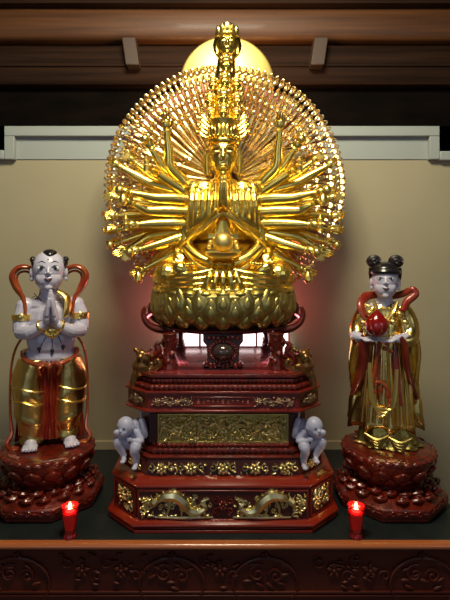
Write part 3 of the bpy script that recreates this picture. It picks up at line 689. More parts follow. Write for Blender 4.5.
for li, a, y in sorted(allr, key=lambda t: (t[0], abs(t[1]))):
    kk = 1+.012*math.sin(7*a+li) if li >= 0 else 1+.09*math.sin(11*abs(a))
    M = Matrix.Translation(fc+Vector((0, y, 0))) @ Matrix.Rotation(a, 4, 'Y') @ Matrix.Scale(kk, 4)
    if cnt < 100:
        cnt += 1
        if li not in made:
            me = protos[li].mesh('small_arm'); me.materials.append(GOLDP); made[li] = bpy.data.objects.new('small_arm', me); o = made[li]
        else: o = made[li].copy()
        COL.objects.link(o); o.parent = bud; M2 = M.copy(); M2.translation -= bud.location
        o.matrix_basis = M2
    else:
        t = MB(); t.v = [M @ v for v in protos[li].v]; t.f = protos[li].f; rest.join(t)
o = rest.build('small_arms', GOLDP, bud); o['kind'] = 'stuff'
# rim of flame-like curls
q = MB()
for i in range(112):
    a = -PI+2*PI*i/112
    if abs(a) > R(140): continue
    M = Matrix.Translation(fc+Vector((0, .05, 0))) @ Matrix.Rotation(a, 4, 'Y')
    t = MB().tube([(-.008, 0, .575), (.012, -.006, .592), (.004, -.01, .612), (-.008, -.006, .602)], [.0045, .0055, .005, .003], 6, n=3); t.xf(M); q.join(t)
q.build('fan_rim', GOLDP, bud)
# plain halo disc on top
hcn = at(227, 83, 2.65); hcn.y = 2.56; r = 47*2.65/500
t = MB().lathe([(0, 0), (r*.96, 0), (r, .006), (r, .018), (0, .022)], (0, 0, 0), 64, caps=(0, 0)); t.xf(Matrix.Translation(hcn+Vector((0, .09, 0))) @ Matrix.Rotation(R(-90), 4, 'X')); t.build('halo_disc', GOLDH, bud)

# ================================================================ ATTENDANT PEDESTALS
def base(name_label, cx, cy, rot, seed):
    t = thing('attendant_pedestal', name_label, 'pedestal', (cx, cy, TZ), 'red lotus pedestals under the two attendants')
    o8 = lambda r, z: [Vector((cx+r*math.cos(PI/8+PI/4*i+rot), cy+r*math.sin(PI/8+PI/4*i+rot), TZ+z)) for i in range(8)]
    MB().loft([o8(.235, 0), o8(.245, .008), o8(.245, .02), o8(.25, .024), o8(.25, .055), o8(.24, .062)]).build('octagonal_plinth', LACR, t, bevel=.003)
    MB().loft([o8(.245, .058), o8(.215, .075), o8(.14, .098)]).build('sloping_skirt', LACR, t)
    rr = random.Random(seed)
    for k in range(34):
        q = MB()
        a = 2*PI*k/34+rr.uniform(-.05, .05); r0 = (.175, .208)[k % 2]; z = .075+(.215-r0)*.35
        M = Matrix.Rotation(a, 3, 'Z'); c = Vector((cx+r0*math.cos(a), cy+r0*math.sin(a), TZ+z+.006))
        d = Vector((-math.sin(a), math.cos(a), 0)); rd = Vector((math.cos(a), math.sin(a), -.3))
        q.tube([c-d*.026, c+rd*.012+Vector((0, 0, .008)), c+d*.02, c+d*.024-rd*.016, c+d*.01-rd*.02], [.006, .010, .010, .008, .005], 7, n=3)
        q.ell(c+d*.005-rd*.01, (.013, .013, .011), None, 8, 6); q.build('carved_wave', LACR, t)
    for k in range(8):      # relief on the rim of the plinth, one strip per side
        a = rot+PI/4*k; n_ = Vector((math.cos(a), math.sin(a), 0)); P_ = Plane(Vector((cx, cy, TZ+.041))+n_*.2315, (-n_.y, n_.x, 0), n_); q = MB()
        q.tube([P_(-.08, 0, .001), P_(.08, 0, .001)], .003, 5)
        for m_ in (-.055, 0, .055): spiral(q, P_, m_, 0, .012, 0, 1.2, .003, .004); leaf(q, P_, m_+.026, 0, .012, .006, 0, .004)
        q.build('rim_relief', LACR, t)
    q = MB(); q.lathe([(.13, .09), (.135, .12), (.165, .15), (.195, .185), (.203, .215), (.2, .228), (.19, .234), (0, .236)], (cx, cy, TZ), 32, caps=(1, 0))
    for row, (z, r0, w, h, tl, n) in enumerate(((.128, .145, .036, .034, .9, 14), (.168, .182, .04, .036, .75, 14))):
        for k in range(n):
            a = 2*PI*(k+.5*row)/n; n_ = Vector((math.cos(a), math.sin(a), 0)); up = (Vector((0, 0, 1))+n_*tl).normalized(); n2 = (n_-up*n_.dot(up)).normalized()
            q.ell((cx+r0*n_.x, cy+r0*n_.y, TZ+z), (w, .015, h), Matrix((up.cross(n2), n2, up)).transposed(), 10, 8, warp=lambda x, y, z: (x*(1-.6*max(0, z)**2), y+.4*max(0, z)**3, z))
    for k in range(30):
        a = 2*PI*k/30; q.ell((cx+.198*math.cos(a), cy+.198*math.sin(a), TZ+.222+rr.uniform(-.004, .006)), (.024, .012, .012), Matrix.Rotation(a+PI/2, 3, 'Z'), 8, 6)
    q.build('lotus_cup', LACR, t)
    q = MB()
    for k in range(46):
        a = rr.uniform(0, 2*PI); r0 = rr.uniform(.1, .18); q.ell((cx+r0*math.cos(a), cy+r0*math.sin(a), TZ+.232), (rr.uniform(.02, .035), rr.uniform(.014, .024), .009), Matrix.Rotation(rr.uniform(0, 3), 3, 'Z'), 9, 6)
    q.lathe([(.185, .222), (.187, .236), (.16, .242), (0, .242)], (cx, cy, TZ), 32, caps=(1, 0))
    q.build('rocky_top', LACR, t, remesh=.0045, smooth=2)
    return t
YC = 2.27; SC = YC/500
bx = (48-225)*SC; gx = (388-225)*SC
base('dark red lotus pedestal under the bare-chested boy at the left', bx, YC, 0, 1)
base('red lotus pedestal under the girl in gold robes at the right', gx, YC, 0, 2)
ZT = TZ+.242

# ================================================================ BOY ATTENDANT
def Cp(px, py, d=0): return Vector(((px-225)*SC, YC+d*SC, CZ+(250-py)*SC))
PYT = 250-(ZT-CZ)/SC      # picture row of the pedestal top in this figure's plane
boy = thing('boy_attendant_statue', 'painted statue of a bare-chested praying boy in gold trousers with red scarf loops', 'statue', Cp(48, PYT))
def face(mb, c, w, h, dp, tilt=0):
    """head with cheeks, nose, lips, chin, ears; c = centre, w/h/dp = half sizes"""
    X = lambda x, y, z: Vector(c)+Vector((x*w, y*dp, z*h))
    mb.ell(X(0, .05, .12), (w, dp, h*.86), None, 24, 16); mb.ell(X(0, -.18, -.35), (w*.84, dp*.78, h*.56), None, 20, 12)
    for s in (-1, 1):
        mb.ell(X(s*.42, -.46, -.32), (w*.36, dp*.36, h*.3)); mb.ell(X(s*1.02, .05, -.08), (w*.13, dp*.24, h*.26)); mb.ell(X(s*1.0, .02, -.36), (w*.12, dp*.15, h*.14))
    mb.tube([X(0, -.92, .2), X(0, -1.07, -.04), X(0, -1.0, -.1)], [w*.08, w*.11, w*.11], 8); 
    for s in (-1, 1): mb.ell(X(s*.12, -.96, -.09), (w*.07, dp*.08, h*.045))
    mb.ell(X(0, -.88, -.32), (w*.26, dp*.13, h*.055)); mb.ell(X(0, -.86, -.4), (w*.2, dp*.13, h*.055)); mb.ell(X(0, -.72, -.72), (w*.25, dp*.2, h*.15))
    return X
def face_paint(src, c, w, h, parent, eye=1.0):
    """painted eyes, brows, lips and forehead dot laid on the face surface"""
    def pt(x, z, out=.0006):
        X = c.x+x*w; Z = c.z+z*h; y = src.front(X, Z); return Vector((X, (y if y else c.y)-out, Z))
    for s in (-1, 1):
        q = MB(); q.ell(pt(s*.4, .17, 0), (w*.2*eye, w*.05, h*.075*eye), None, 12, 8); q.build('eye_white', EYEW, parent)
        q = MB(); q.ell(pt(s*.4, .165, w*.035), (w*.095*eye, w*.04, h*.07*eye), None, 10, 8)
        q.tube([pt(s*(.18), .17, w*.02), pt(s*.3, .15+.09*eye, w*.04), pt(s*.48, .15+.095*eye, w*.04), pt(s*.64, .18, w*.02)], [w*.012, w*.03, w*.03, w*.012], 5, n=3)
        q.build('pupil', HAIR, parent); q = MB()
        q.tube([pt(s*.16, .4, .001), pt(s*.36, .48, .001), pt(s*.6, .41, .001)], [w*.015, w*.035, w*.012], 5, n=3); q.build('eyebrow', HAIR, parent)
    q = MB(); q.tube([pt(-.24, -.3), pt(-.1, -.32), pt(0, -.34), pt(.1, -.32), pt(.24, -.3)], [w*.02, w*.08, w*.07, w*.08, w*.02], 6, flat=.6, n=2)
    q.tube([pt(-.16, -.38), pt(0, -.42), pt(.16, -.38)], [w*.015, w*.06, w*.015], 6, n=2); q.build('lips', LIP, parent)
    q = MB().ell(pt(0, .56), w*.05, None, 8, 6); q.build('forehead_dot', SASH, parent)
q = MB()
hc = Cp(49, 271, -3); hw, hh, hd = 16*SC, 21*SC, 16.5*SC
face(q, hc, hw, hh, hd)
q.tube([Cp(49, 284, 2), Cp(49, 300, 2)], [8.5*SC, 10.5*SC], 12)
q.ell(Cp(50, 318, 2), (22*SC, 14*SC, 20*SC)); q.ell(Cp(51, 340, 0), (23.5*SC, 16*SC, 20*SC)); q.ell(Cp(50, 305, 3), (24*SC, 11*SC, 9*SC)); q.ell(Cp(50, 356, 2), (25.3*SC, 16*SC, 14*SC))
for sx, shx, elx in ((-1, 27, 24), (1, 74, 79)):
    q.tube([Cp(shx, 306, 3), Cp(elx, 318, 0), Cp(elx+sx*1, 330, -4)], [9*SC, 8.6*SC, 7.4*SC], 12, n=4)
    q.ell(Cp(shx, 306, 3), (9.5*SC, 9*SC, 9*SC))
    wr = Cp(51.5+sx*5.5, 321, -23)
    q.tube([Cp(elx+sx*1, 330, -4), Cp((elx+51)/2+sx*5, 329, -16), wr], [7.6*SC, 6.6*SC, 4.2*SC], 12, n=4)
    hand(q, wr+Vector((-sx*.004, 0, -.002)), (-sx*.12, -.18, 1), (-sx, 0, 0), (0, 1, 0), 33*SC, .03)
# legs and feet under the trousers
for fx, fy, dirx in ((33, -8, -.06), (67, -10, .25)):
    q.tube([Cp(39 if fx < 50 else 62, 360, 2), Cp(fx+1, 400, 0), Cp(fx, 441, 0)], [14*SC, 10*SC, 6.5*SC], 12, n=3)
    f0 = Vector((Cp(fx, 0).x, YC, ZT+.02))
    d = Vector((dirx, -1, 0)).normalized()
    q.ell(f0+d*.02+Vector((0, 0, .002)), (.03, .06, .024), Matrix.Rotation(math.atan2(-d.x, d.y)+PI, 3, 'Z'), 12, 8)
    q.ell(f0+d*.058-Vector((0, 0, .006)), (.034, .035, .014), None, 12, 8)
    sd = Vector((-d.y, d.x, 0))
    for k in range(5): q.ell(f0+d*(.092-.004*abs(k-2))+sd*(k-2)*.0135-Vector((0, 0, .009)), (.0072, .014, .0085), None, 8, 6)
bo = q.build('body', SKIN, boy, remesh=.0025, smooth=5)
face_paint(q, hc, hw, hh, boy, 1.2)
BODY = q
h = MB()      # painted hair tufts
def cap_patch(mb, c, rx, ry, rz, phi0, phi1, th0, th1, out=1.03, n=8):
    rings = []
    for i in range(n+1):
        th = th0+(th1-th0)*i/n
        rings.append([Vector((c.x+rx*out*math.sin(th)*math.sin(phi0+(phi1-phi0)*j/n), c.y-ry*out*math.sin(th)*math.cos(phi0+(phi1-phi0)*j/n), c.z+rz*out*math.cos(th))) for j in range(n+1)])
    inn = [[c+(p-c)*.94 for p in r] for r in rings]
    vs = [p for r in rings for p in r]+[p for r in inn for p in r]; m = (n+1)**2; fs = []
    for i in range(n):
        for j in range(n):
            a = i*(n+1)+j; fs += [(a, a+1, a+n+2, a+n+1), (m+a, m+a+n+1, m+a+n+2, m+a+1)]
    for j in range(n):
        a = j; b = n*(n+1)+j; fs += [(a, m+a, m+a+1, a+1), (b, b+1, m+b+1, m+b)]
        a = j*(n+1); b = a+n; fs += [(a, a+n+1, m+a+n+1, m+a), (b, m+b, m+b+n+1, b+n+1)]
    mb.add(vs, fs)
hc2 = hc+Vector((0, .05*hd, .12*hh)); rz = hh*.86
h.ell(Cp(50, 254, -8), (6.5*SC, 7*SC, 4.2*SC), Matrix.Rotation(.5, 3, 'X'), 14, 8, warp=lambda x, y, z: (x*(1+.35*y), y, z))
h.build('hair_tuft', HAIR, boy)
for sx in (-1, 1):
    h = MB(); h.ell(Cp(49.5+sx*14.3, 264, -1), (3.2*SC, 8*SC, 7.5*SC), Matrix.Rotation(sx*.15, 3, 'Y'), 12, 8); h.ell(Cp(49.5+sx*15.5, 259.5, -3), (3*SC, 5*SC, 3.4*SC)); h.build('hair_tuft', HAIR, boy)
# trousers: two gold legs
for sx, xs in ((-1, ((36, 357, 15, 14), (32, 372, 16.5, 15), (31, 392, 16, 15), (31.5, 410, 15, 14), (33, 424, 13, 12), (34, 434, 11, 10), (33, 440, 9.5, 9))), (1, ((64, 357, 15, 14), (68, 372, 16.5, 15), (68, 392, 16, 15), (67, 410, 15, 14), (66, 422, 13, 12), (66, 430, 11, 10), (66, 436, 9.5, 9)))):
    q = MB(); P_ = []
    n = 28; keys = cr([Vector((a, b, 0)) for a, b, _, _ in xs], 6); rxs = interp([c for _, _, c, _ in xs], len(keys)); rys = interp([c for *_, c in xs], len(keys)); rings = []
    for i, kx in enumerate(keys):
        t = i/(len(keys)-1); ring = []
        for k in range(n):
            a = 2*PI*k/n; f = 1+.045*math.sin(4*a+t*9)+.1*max(0, math.sin(t*24+1.8*math.cos(a)*sx))**2*(.35+t)
            ring.append(Cp(kx.x+rxs[i]*f*math.cos(a), kx.y, 1+rys[i]*f*math.sin(a)))
        rings.append(ring)
    q.loft(rings); q.build('trouser_leg', GOLDC, boy, sharp=180)
    # hanging fold line at the knee
    q = MB()
    for yy, rr_ in ((386, 16.6), (399, 16)):
        cx = 31.5 if sx < 0 else 68
        pts = [Cp(cx+rr_*math.cos(a)*1.03, yy+2.5*math.sin(a*2), 1-15.5*math.sin(a)*1.02) for a in [PI*k/10 for k in range(11)]]
        q.tube(pts, [.003, .0045, .003], 6)
    q.build('trouser_fold', GOLDB, boy)
    q = MB(); cx, cy = (33, 437) if sx < 0 else (66, 433)
    q.lathe([(9.5*SC, -5*SC), (11.5*SC, -2*SC), (11*SC, 2*SC), (9.5*SC, 4*SC)], Cp(cx, cy, 0), 18); q.build('trouser_cuff', GOLDA, boy)
# red cloth between and behind the legs
q = MB(); rings = []
for i in range(15):
    t = i/14; py = 358+t*78; wd = 6+3.5*t+1.5*math.sin(t*6); row = []
    for k in range(17):
        u = -1+2*k/16; row.append((49.5+u*wd, py, -13+4*t+2.2*math.cos(u*9+t*3)))
    rings.append([Cp(*r) for r in row]+[Cp(r[0], r[1], r[2]+4) for r in reversed(row)])
q.loft(rings); q.build('front_sash', SASH, boy)
q = MB(); rings = []
for i in range(12):
    t = i/11; py = 360+t*(PYT-361); wd = 27+7*t; row = []
    for k in range(25):
        u = -1+2*k/24; row.append((50+u*wd, py, 13+2*math.cos(u*16+t*2)+4*u*u*-1))
    rings.append([Cp(*r) for r in row]+[Cp(r[0], r[1], r[2]+3) for r in reversed(row)])
q.loft(rings); q.build('back_cloth', SASH, boy)
q = MB()      # belt with bow
pts = [Cp(50+25.8*math.cos(a), 351+10.5*max(0, -math.sin(a))**.8, 1+18.5*math.sin(a)) for a in [2*PI*k/32 for k in range(33)]]
q.tube(pts, 2.3*SC, 8)
for s in (-1, 1): q.tube([Cp(50, 363, -19), Cp(50+s*6, 359, -21), Cp(50+s*10, 364, -20), Cp(50+s*8, 371, -19)], [1.6*SC, 2.6*SC, 2.2*SC, 1.2*SC], 8, n=4)
q.ell(Cp(50, 362, -20), (3*SC, 2.4*SC, 3*SC)); q.build('belt', SCARF, boy)
# scarf with loops over the shoulders and long tails
for s in (-1, 1):
    X = lambda a: 49.5+s*a
    q = MB()
    q.tube([Cp(X(11), 276, 10), Cp(X(20), 267.5, 9), Cp(X(30), 268, 8), Cp(X(35.5), 276, 7), Cp(X(32), 287, 5), Cp(X(25), 297, 1), Cp(X(22), 308, -6), Cp(X(23), 316, -7)], [3.2*SC, 4.2*SC, 5*SC, 5.2*SC, 5*SC, 4.2*SC, 3.2*SC, 2*SC], 10, flat=.6, n=5)
    q.tube([Cp(X(12), 279, 11), Cp(X(21), 272, 10), Cp(X(29), 273, 9), Cp(X(31), 280, 8), Cp(X(26), 292, 5)], [1.2*SC, 1.4*SC, 1.4*SC, 1.2*SC, 1*SC], 6, n=4)
    q.build('scarf_loop', SCARF, boy)
    q = MB(); q.tube([Cp(X(25), 336, 4), Cp(X(32), 348, 6), Cp(X(36), 366, 6), Cp(X(37), 392, 5), Cp(X(36.5), 415, 3), Cp(X(35), 430, 0), Cp(X(39), 438, -3), Cp(X(36), 444, -4)], [1.8*SC, 1.8*SC, 1.7*SC, 1.8*SC, 1.8*SC, 2.6*SC, 4*SC, 2.6*SC], 8, flat=.7, n=5)
    q.ell(Cp(X(33), 445, -3), (6*SC, 5*SC, 3*SC)); q.build('scarf_tail', SCARF, boy)
    q = MB(); q.lathe([(8.9*SC, -3.2*SC), (9.8*SC, -2.5*SC), (9.8*SC, 2.5*SC), (8.9*SC, 3.2*SC)], Cp(24 if s < 0 else 78.5, 316, 0), 20); q.ell(Cp(24 if s < 0 else 78.5, 315, -9.5), (3.6*SC, 1.6*SC, 3.6*SC)); q.build('armband', GOLDB, boy)
    q = MB(); wr = Cp(51.5+s*5.5, 321, -23); e = Cp((24+51)/2-5 if s < 0 else (79+51)/2+5, 329, -16); M = orient(wr-e); p = e.lerp(wr, .75)
    q.loft([[p+M @ Vector((math.cos(2*PI*k/16)*r_, math.sin(2*PI*k/16)*r_, z_)) for k in range(16)] for r_, z_ in ((.025, -.006), (.028, -.003), (.028, .004), (.025, .007))]); q.build('bracelet', GOLDB, boy)
# necklace, pendant and drops
def on(px, py, out=.002):
    p = Cp(px, py); y = BODY.front(p.x, p.z); return Vector((p.x, (y if y else p.y)-out, p.z))
q = MB()
for k in range(7): a = -PI*(k/6); q.ell(Cp(52.5+6*math.cos(a), 329-4*math.sin(a), -18), (2*SC, 1.8*SC, 3*SC), Matrix.Rotation(a+PI/2, 3, 'Y'), 8, 6)
q.ell(Cp(52.5, 328, -18), (5*SC, 2.4*SC, 4*SC)); q.build('gold_pendant', GOLDB, boy)
q = MB()
for x0_, y0_, x1_, y1_ in ((47, 334, 40.5, 346), (52.5, 336, 52.5, 348), (58, 334, 62.5, 345)):
    q.tube([on(x0_+(x1_-x0_)*k/5, y0_+(y1_-y0_)*k/5) for k in range(6)], .0018, 6)
    c = on(x1_, y1_); q.ell(c, (.009, .005, .009), None, 10, 6); q.ell(c-Vector((0, 0, .011)), (.004, .004, .008), None, 8, 6)
q.build('hanging_drops', HAIR, boy)
q = MB(); q.tube([on(35, 293), on(38, 297), on(42, 300)], .0022, 6); q.tube([on(36, 299), on(39, 296), on(41, 292)], .0018, 6); q.tube([on(33, 297), on(36, 296)], .0018, 6); q.build('shoulder_mark', HAIR, boy)
q = MB(); q.tube([Cp(58, 291, -7), Cp(66, 297, -10), Cp(67, 308, -14), Cp(64, 316, -15)], [4*SC, 5.5*SC, 5*SC, 3*SC], 10, flat=.55, n=4); q.build('gold_shoulder_cloth', GOLDB, boy)
q = MB()
for fx, dirx in ((33, -.06), (67, .25)):
    d = Vector((dirx, -1, 0)).normalized(); sd = Vector((-d.y, d.x, 0)); f0 = Vector((Cp(fx, 0).x, YC, ZT+.02))
    for k in range(5): q.ell(f0+d*(.101-.004*abs(k-2))+sd*(k-2)*.0135-Vector((0, 0, .006)), (.003, .003, .003), None, 6, 4)
q.build('painted_toenails', SASH, boy)

# ================================================================ GIRL ATTENDANT
girl = thing('girl_attendant_statue', 'painted girl statue with twin black hair buns and gold robes, at the right', 'statue', Cp(386, PYT))
q = MB(); hc = Cp(385, 281, -3); hw, hh, hd = 13*SC, 18.5*SC, 14*SC
face(q, hc, hw, hh, hd)
q.tube([Cp(385, 292, 1), Cp(385, 308, 1)], [6.5*SC, 9*SC], 12); q.ell(Cp(385, 308, 2), (17*SC, 10*SC, 8*SC)); q.ell(Cp(385, 335, 4), (15*SC, 8*SC, 32*SC)); q.tube([Cp(385, 350, 3), Cp(386, 440, 3)], [9*SC, 9*SC], 12)
for s in (-1, 1):
    wr = Cp(378+s*15, 335, -19); el = Cp(384+s*27, 332, -2)
    q.tube([Cp(385+s*18, 310, 3), el, Cp(380+s*22, 335, -14), wr], [8*SC, 7*SC, 5*SC, 3.6*SC], 10, n=4)
    hand(q, wr+Vector((s*.004, 0, 0)), (-s, -.25, -.1), (0, -.35, 1), (0, -1, 0), 18*SC, .25)
q.build('body', SKIN, girl, remesh=.0023, smooth=5); face_paint(q, hc, hw, hh, girl, .85)
h = MB(); h.ell(Cp(385, 270, 1), (13.8*SC, 15*SC, 8.5*SC), None, 20, 10); h.ell(Cp(385, 280, 6), (13.6*SC, 12*SC, 15*SC), None, 20, 12)
h.tube([Cp(385+12.6*math.cos(a)*1.02, 272.5-1.5*math.sin(-a), -2+13.2*math.sin(a)) for a in [-PI*k/14 for k in range(15)]], 2.6*SC, 8)
h.build('hair', HAIR, girl)
for s in (-1, 1):
    h = MB(); c = Cp(385+s*10.5, 261.5, 0)
    for r_, rad, dz in ((5, 2.6, 0), (2, 2, .8)):
        h.tube([c+Vector((math.cos(a)*r_*SC, -1.5*SC*(4-r_), math.sin(a)*r_*.85*SC)) for a in [2*PI*k/14 for k in range(15)]], rad*SC, 8)
    h.ell(c, (5.5*SC, 3.5*SC, 4.6*SC)); h.tube([Cp(385+s*13.6, 268, -3), Cp(385+s*14.2, 275, -2), Cp(385+s*13.4, 283, -1)], [2*SC, 1.6*SC, .8*SC], 7, n=3)
    h.build('hair_bun', HAIR, girl)
def ringrow(cx, cy_, rx, ry, f, nf, ph, n=56, d0=2, front=1):
    out = []
    for k in range(n):
        a = 2*PI*k/n; m = 1+f*math.sin(nf*a+ph)+f*.5*math.sin((nf*2+1)*a+ph*2.3)
        out.append((cx+rx*m*math.cos(a), cy_, d0+ry*m*math.sin(a)))
    return out
def garment(name, keys, m, parent, n=56, hem=0):
    q = MB(); rings = []; K = []
    for i in range(len(keys)-1):
        for s_ in range(5):
            t = s_/5; K.append([keys[i][j]*(1-t)+keys[i+1][j]*t for j in range(6)])
    K.append(list(keys[-1]))
    for kx in K:
        cx, cy_, rx, ry, f, ph = kx; rings.append([Cp(*p) for p in ringrow(cx, cy_, rx, ry, f*1.25, 9, ph, n)])
    if hem:
        rings[-1] = [p+Vector((0, 0, -hem*SC*(.5+.5*math.sin(9*2*PI*k/n+keys[-1][5])))) for k, p in enumerate(rings[-1])]
    q.loft(rings); return q.build(name, m, parent, sharp=180)
garment('under_skirt', [(386, 395, 22, 14, .03, 1), (386, 425, 24, 16, .05, 1.4), (387, 441, 28, 19, .07, 1.8), (388, PYT-1, 32, 21, .07, 2)], GOLDA, girl)
garment('robe', [(385, 303, 12, 8, .0, 0), (385, 308, 18, 10.5, .03, .4), (385, 325, 22, 14, .05, .6), (385, 345, 22, 14.5, .06, .8), (385, 370, 23, 15.5, .06, 1), (385, 395, 26, 17, .08, 1.3), (385, 415, 31, 19, .1, 1.6), (385, 422, 33, 20, .1, 1.7)], GOLDC, girl, hem=6)
for s in (-1, 1):     # sleeves
    q = MB(); rings = []
    path = [(385+s*14, 307, 3, 9, 7), (385+s*21, 317, 1, 9, 8.2), (384+s*25, 329, -3, 8.5, 9), (383+s*23.5, 337, -10, 8, 8), (380+s*19, 337, -15, 5.5, 6)]
    q.tube([Cp(a, b, c) for a, b, c, _, _ in path], [r_*SC for *_, r_, _ in path], 20, n=5)
    for k in range(5): q.tube([Cp(385+s*(11+k*2.6), 306+k, -5+k*.6), Cp(385+s*(15+k*3.4), 318, -9+k*1.3), Cp(384+s*(18+k*3.4), 334, -12+k*1.6)], [1.2*SC, 2*SC, 1.6*SC], 7, n=4)
    q.build('sleeve', GOLDC, girl, remesh=.004, smooth=3)
    q = MB(); rings = []
    for i in range(17):   # long hanging sleeve end
        t = i/16; py = 332+t*(62+(6 if s > 0 else 0)); cx = 384+s*(25+5*math.sin(t*2.6)-3*t+(7*max(0, t-.75)*4*.5)); row = []
        for k in range(15):
            u = -1+2*k/14; row.append((cx+u*(7-2*t)+.8*math.sin(t*7), py+u*s*-3*t*2, -7+3*math.cos(u*6+t*2)+6*t*abs(u)*.5))
        rings.append([Cp(*r_) for r_ in row]+[Cp(r_[0], r_[1], r_[2]+5) for r_ in reversed(row)])
    q.loft(rings); q.build('hanging_sleeve', GOLDC, girl, sharp=70)
    q = MB(); q.tube([Cp(382+s*16, 333, -20), Cp(383+s*19, 342, -18), Cp(384+s*20, 360, -16), Cp(384+s*24, 378, -12), Cp(384+s*30, 394, -8)], [3.4*SC, 5.4*SC, 5*SC, 5*SC, 3*SC], 10, flat=.6, n=4); q.build('sleeve_lining', SASHD, girl)
    q = MB()      # flaring lower robe tip
    q.tube([Cp(385+s*24, 385, 2), Cp(385+s*29, 400, 0), Cp(385+s*30, 410, -1), Cp(385+s*35, 420, -2)], [5*SC, 6*SC, 6*SC, 2*SC], 10, flat=.7, n=4); q.build('robe_tip', GOLDC, girl)
# red scarf behind the neck, with a ring on the right shoulder
q = MB(); q.tube([Cp(366, 318, -9), Cp(362, 306, -4), Cp(366, 298, 5), Cp(376, 296, 10), Cp(390, 297, 10), Cp(402, 294, 6), Cp(411, 289, 3), Cp(414, 294, 2), Cp(406, 301, 0), Cp(401, 310, -9)], [3*SC, 5*SC, 5*SC, 3.6*SC, 3.4*SC, 3.6*SC, 3.2*SC, 3.4*SC, 4*SC, 3*SC], 10, flat=.7, n=5)
q.build('scarf', SASH, girl)
q = MB()
for s in (-1, 1): q.tube([Cp(385+s*11, 301, -5), Cp(385+s*7, 310, -12), Cp(385+s*1, 319, -14)], [2*SC, 2.4*SC, 1.6*SC], 8, flat=.6, n=4)
for x, y in ((370, 312), (374, 318), (398, 312), (403, 320), (392, 320), (364, 322)): q.ell(Cp(x, y, -12), (4*SC, 3*SC, 3*SC))
q.build('collar', GOLDB, girl)
q = MB()     # waist cord with tassels
q.tube([Cp(380, 340, -15), Cp(376, 360, -17), Cp(374, 378, -17.5), Cp(372, 386, -18)], [1.8*SC, 1.8*SC, 2*SC, 1*SC], 8, n=4)
for k, (x, y) in enumerate(((373, 384), (379, 382), (385, 386), (388, 392), (387, 398))): q.tube([Cp(x, y, -18), Cp(x+1, y+4, -18.5), Cp(x, y+8, -18)], [1*SC, 1.8*SC, .7*SC], 7)
q.tube([Cp(372, 381, -17.5), Cp(380, 378, -18), Cp(387, 386, -18), Cp(388, 398, -18)], [1.4*SC, 1.6*SC, 1.8*SC, 1*SC], 7, n=4)
for x, y in ((381, 338), (386, 340), (384, 345), (390, 347)): q.ell(Cp(x, y, -20), (2.6*SC, 2*SC, 2.2*SC))
q.build('tassel_cord', SCARF, girl)
q = MB()
for k in range(3): q.tube([Cp(369+k, 360, -16), Cp(371+k*1.5, 395, -19), Cp(380, 409+k*3.5-6, -20.5), Cp(392-k, 400, -19), Cp(396-k, 365, -16)], [1*SC, 1.8*SC, 2*SC, 1.8*SC, 1*SC], 7, n=5)
for x in (366, 398, 403, 407): q.tube([Cp(x, 350, -11), Cp(x+1, 385, -14), Cp(x+2, 420, -16)], [1*SC, 2*SC, 1.6*SC], 7, n=4)
q.build('robe_folds', GOLDB, girl)
q = MB()
for x, y in ((377, 436), (398, 437)):
    for k in range(4): q.tube([Cp(x-12+k*2, y-7+k*3, -17), Cp(x, y+1+k*2.6-4, -22), Cp(x+11-k*2, y-7+k*3, -17)], [1*SC, 2*SC, 1*SC], 7, n=4)
q.build('skirt_folds', GOLDA, girl)
for x0_, x1_, m_ in ((377, 379, SASHD), (394, 398, SASHD)):
    q = MB(); q.tube([Cp(x0_, 342, -13.5), Cp(x0_, 360, -15), Cp(x1_, 385, -16), Cp(x1_+1, 400, -17)], [2*SC, 4*SC, 3.6*SC, .8*SC], 10, flat=.4, up=(0, -1, 0), n=4); q.build('red_panel', m_, girl)
q = MB()
for k in range(9):
    x = 367+k*4.6; q.tube([Cp(385+(x-385)*.8, 344, -12.5), Cp(x, 375, -15-1.5*math.cos((x-385)/12)), Cp(385+(x-385)*1.25, 418, -17-2*math.cos((x-385)/14))], [.7*SC, 1.5*SC, 1.7*SC], 7, n=4)
q.build('robe_pleats', GOLDC, girl)
# fruit she holds
fr = thing('red_fruit', 'shiny dark red pointed fruit held in the hands of the girl statue', 'fruit', Cp(376.5, 333, -22))
q = MB(); q.lathe([(0, -11), (4, -10.6), (8, -8), (10, -3), (9.6, 2), (7.4, 7), (4, 10.5), (1.4, 13), (0, 14.5)], (0, 0, 0), 28, caps=(0, 0)); q.v = [Vector((v.x*1.12, v.y, v.z*1.02))*SC+Cp(376.5, 321.5, -24) for v in q.v]; q.build('flesh', PEACH, fr)
q = MB()
for s in (-1, 1): q.tube([Cp(376.5, 331.5, -32), Cp(376.5+s*4, 326, -34), Cp(376.5+s*6, 319, -32.5)], [1*SC, 2.2*SC, .4*SC], 7, flat=.4, n=3)
q.build('leaf', LACB, fr)

# both attendants are turned a little towards the middle of the altar front
boy.rotation_euler.z = R(17); girl.rotation_euler.z = R(-15); fr.rotation_euler.z = R(-15)
fr.location = girl.location+Matrix.Rotation(R(-15), 3, 'Z') @ (fr.location-girl.location)
